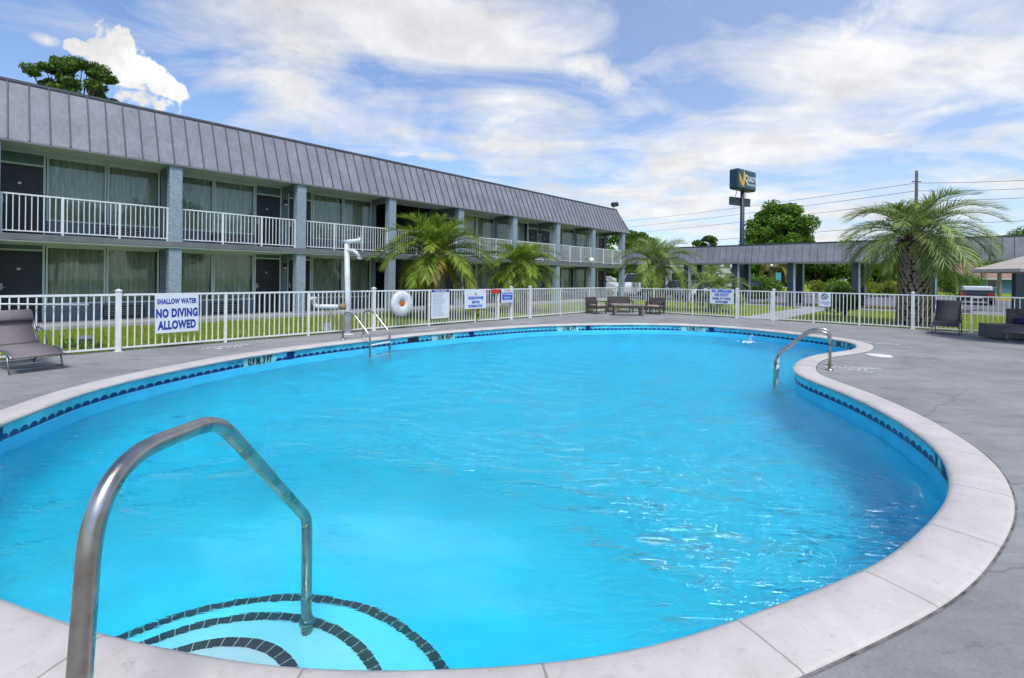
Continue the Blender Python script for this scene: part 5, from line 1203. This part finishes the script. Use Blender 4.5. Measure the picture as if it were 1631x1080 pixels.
# ------------------------------------------------------------ sky, sun, camera
SUN_AZ, SUN_EL = rad(166), rad(60)       # azimuth measured from +Y toward +X
sd = Vector((math.sin(SUN_AZ)*math.cos(SUN_EL), math.cos(SUN_AZ)*math.cos(SUN_EL), math.sin(SUN_EL)))
su = bpy.data.lights.new('sun', 'SUN'); su.energy = 2.7; su.angle = rad(16); su.color = (1, .975, .94)
so = bpy.data.objects.new('sun', su); COL.objects.link(so); so.rotation_euler = sd.to_track_quat('Z', 'Y').to_euler(); so.location = (20, 20, 40)
w = bpy.data.worlds.new('World'); SC.world = w; w.use_nodes = True; nt = w.node_tree
bg = nt.nodes['Background']; sky = nt.nodes.new('ShaderNodeTexSky'); sky.sky_type = 'NISHITA'; sky.sun_disc = False; sky.sun_elevation = SUN_EL; sky.sun_rotation = SUN_AZ
sky.air_density = 1.0; sky.dust_density = 1.0; sky.ozone_density = 1.5
def mth(o, a, b=None, c=None, clamp=False):
    n = nt.nodes.new('ShaderNodeMath'); n.operation = o; n.use_clamp = clamp
    for i, v in enumerate((a, b, c)):
        if v is None: continue
        if isinstance(v, (int, float)): n.inputs[i].default_value = v
        else: lk(nt, v, n.inputs[i])
    return n.outputs[0]
def vdot(a, v):
    n = nt.nodes.new('ShaderNodeVectorMath'); n.operation = 'DOT_PRODUCT'; lk(nt, a, n.inputs[0]); n.inputs[1].default_value = v; return n.outputs['Value']
tc = nt.nodes.new('ShaderNodeTexCoord'); DIR = tc.outputs['Generated']
sep = nt.nodes.new('ShaderNodeSeparateXYZ'); lk(nt, DIR, sep.inputs[0])
zc_ = mth('MAXIMUM', mth('ADD', sep.outputs[2], .12), .05)
pl = nt.nodes.new('ShaderNodeCombineXYZ'); lk(nt, mth('DIVIDE', sep.outputs[0], zc_), pl.inputs[0]); lk(nt, mth('DIVIDE', sep.outputs[1], zc_), pl.inputs[1])
def noise(vec, sc, det, ro, dist=0):
    n = nd(nt, 'ShaderNodeTexNoise', Scale=sc, Detail=det, Roughness=ro, Distortion=dist); lk(nt, vec, n.inputs['Vector']); return n.outputs['Fac']
nL = noise(pl.outputs[0], 1.3, 8, .58, .8)        # wispy layer on a flat cloud deck
mp = nt.nodes.new('ShaderNodeMapping'); mp.inputs['Rotation'].default_value = (0, 0, rad(-35)); mp.inputs['Scale'].default_value = (.8, 1.5, 1); lk(nt, pl.outputs[0], mp.inputs[0])
nS = noise(mp.outputs[0], 1.5, 8, .58, .9)        # stretched veil streaks
nP = noise(DIR, 9, 9, .60, .3)                    # cumulus billows
nQ = noise(DIR, 26, 6, .6, .2)
def blob(px, py, rx, ry, rot=0, soft=1.0):
    """elliptical cloud mass fixed to a compass direction"""
    c = Vector(ray(px, py)).normalized(); up = Vector((0, 0, 1)); e1 = c.cross(up).normalized(); e2 = e1.cross(c).normalized()
    k = Vector(ray(px, py)).length; sx_ = rx/F/k; sy_ = ry/F/k; r = rad(rot); u_ = e1*math.cos(r)+e2*math.sin(r); v_ = -e1*math.sin(r)+e2*math.cos(r)
    a = vdot(DIR, tuple(u_/sx_)); b_ = vdot(DIR, tuple(v_/sy_)); f = mth('GREATER_THAN', vdot(DIR, tuple(c)), 0.2)
    q = mth('SUBTRACT', 1.0, mth('SQRT', mth('MULTIPLY_ADD', a, a, mth('MULTIPLY', b_, b_))))
    return mth('MULTIPLY_ADD', mth('MAXIMUM', mth('MULTIPLY', q, soft), -1.0), f, mth('SUBTRACT', f, 1.0))
def mx_(lst):
    o = lst[0]
    for l in lst[1:]: o = mth('MAXIMUM', o, l)
    return o
# veils
veil = mx_([blob(640, 50, 440, 160, -6), blob(720, 70, 300, 90, -8, 1.3), blob(1330, 150, 520, 135, 27), blob(1560, 60, 330, 170, 10), blob(800, 170, 230, 110, -20), blob(1060, 290, 190, 70, 12), blob(1000, 330, 900, 60, 2), blob(1480, 170, 200, 45, 5), blob(430, 130, 190, 60, -14)])
vf = mth('MULTIPLY_ADD', veil, .42, mth('MULTIPLY_ADD', nS, 1.5, mth('MULTIPLY_ADD', nL, 1.3, -1.0)))
rv = ramp(nt, [(.30, (0, 0, 0)), (.48, (.32, .32, .32)), (.84, (.92, .92, .92))]); lk(nt, vf, rv.inputs[0])
# puffs with firmer edges
pf = mx_([blob(465, 140, 118, 30, -9), blob(550, 200, 95, 27, 3), blob(650, 245, 85, 9, 0), blob(790, 190, 80, 22, 10), blob(1075, 265, 130, 34, 14), blob(1140, 250, 60, 22, 20), blob(1500, 175, 90, 18, 8), blob(1290, 228, 45, 9, 0), blob(1415, 215, 30, 9, 0), blob(75, 64, 20, 12, 0), blob(1565, 283, 32, 7, 4), blob(1350, 60, 170, 48, 30), blob(930, 110, 120, 30, -20), blob(1290, 380, 60, 12, 0)])
pp = mth('MULTIPLY_ADD', pf, .62, mth('MULTIPLY_ADD', nP, 1.7, mth('MULTIPLY_ADD', nQ, .75, -1.0)))
rp = ramp(nt, [(.24, (0, 0, 0)), (.46, (.40, .40, .40)), (.80, (.95, .95, .95))]); lk(nt, pp, rp.inputs[0])
nC = noise(DIR, 30, 7, .62, .15); nD = noise(DIR, 15, 4, .5, .0)
cf = mx_([blob(190, 100, 74, 54, -28, 1.0), blob(132, 76, 34, 22, 0, .8), blob(255, 138, 38, 26, 0, .8), blob(225, 160, 60, 26, 0, .8)])
cd_ = mth('MULTIPLY_ADD', cf, 1.0, mth('ADD', mth('MULTIPLY', mth('SUBTRACT', nC, .5), 1.5), mth('MULTIPLY', mth('SUBTRACT', nD, .5), 1.2)))
rc_ = ramp(nt, [(.18, (0, 0, 0)), (.34, (1, 1, 1))]); lk(nt, cd_, rc_.inputs[0])
cov = mth('MAXIMUM', mth('MAXIMUM', rv.outputs[0], rp.outputs[0]), rc_.outputs[0], clamp=True)
# cloud brightness: whiter toward the thin bright veil, greyer in thick cores
gd = (math.sin(rad(50))*math.cos(rad(45)), math.cos(rad(50))*math.cos(rad(45)), math.sin(rad(45)))   # thinnest, brightest part of the veil
glow = mth('POWER', mth('MAXIMUM', vdot(DIR, gd), 0.0), 3.0)
core = mth('MULTIPLY_ADD', nQ, -.5, mth('MULTIPLY_ADD', nP, -.9, 1.0))
shade = mth('MULTIPLY', mth('SUBTRACT', noise(pl.outputs[0], 2.6, 6, .6, .6), .5), -5.0)      # grey bellies inside the cloud sheet
bri = mth('ADD', mth('ADD', mth('MULTIPLY_ADD', glow, 1.4, 6.0), mth('MULTIPLY', core, 3.4)), shade)
ccol = nt.nodes.new('ShaderNodeCombineXYZ'); lk(nt, mth('MULTIPLY', bri, 1.0), ccol.inputs[0]); lk(nt, mth('MULTIPLY', bri, .99), ccol.inputs[1]); lk(nt, mth('MULTIPLY', bri, .995), ccol.inputs[2])
# thin haze whitening toward the horizon and the thin bright veil
hz = mth('MULTIPLY', mth('POWER', mth('SUBTRACT', 1.0, mth('MAXIMUM', sep.outputs[2], 0.0), clamp=True), 6.0), .20)
hz = mth('ADD', hz, mth('MULTIPLY', glow, .30), clamp=True)
skc = nt.nodes.new('ShaderNodeMixRGB'); skc.blend_type = 'MULTIPLY'; skc.inputs[0].default_value = 1; lk(nt, sky.outputs[0], skc.inputs[1]); skc.inputs[2].default_value = (1.35, 1.5, 1.7, 1)
m1 = nt.nodes.new('ShaderNodeMixRGB'); lk(nt, hz, m1.inputs[0]); lk(nt, skc.outputs[0], m1.inputs[1]); m1.inputs[2].default_value = (6.0, 6.8, 8.0, 1)
bri2 = mth('MULTIPLY_ADD', mth('SUBTRACT', nD, nC), 9.0, 7.5)
c2c = nt.nodes.new('ShaderNodeMixRGB'); lk(nt, rc_.outputs[0], c2c.inputs[0]); lk(nt, ccol.outputs[0], c2c.inputs[1]); lk(nt, bri2, c2c.inputs[2])
m2 = nt.nodes.new('ShaderNodeMixRGB'); lk(nt, cov, m2.inputs[0]); lk(nt, m1.outputs[0], m2.inputs[1]); lk(nt, c2c.outputs[0], m2.inputs[2])
lk(nt, m2.outputs[0], bg.inputs[0]); bg.inputs[1].default_value = .10
w.cycles.sampling_method = 'MANUAL'; w.cycles.sample_map_resolution = 1024

cam = bpy.data.cameras.new('camera'); co = bpy.data.objects.new('camera', cam); COL.objects.link(co)
Rm = Matrix(((cr, -sr, 0), (0, 0, -1), (sr, cr, 0)))
co.matrix_world = Matrix.Translation((0, 0, EYE)) @ Rm.to_4x4()
cam.sensor_width = 36; cam.lens = 36*F/1631; cam.shift_x = 0; cam.shift_y = -(540-Y0)/1631; cam.clip_start = .05; cam.clip_end = 2000
SC.camera = co
SC.render.engine = 'CYCLES'; cy = SC.cycles
cy.use_denoising = True; cy.max_bounces = 16; cy.transmission_bounces = 10; cy.transparent_max_bounces = 10; cy.glossy_bounces = 10; cy.diffuse_bounces = 9
cy.caustics_refractive = True; cy.caustics_reflective = False; cy.sample_clamp_indirect = 30; cy.blur_glossy = .5
SC.view_settings.view_transform = 'Standard'; SC.view_settings.look = 'None'; SC.view_settings.exposure = 0.25; SC.view_settings.gamma = 1
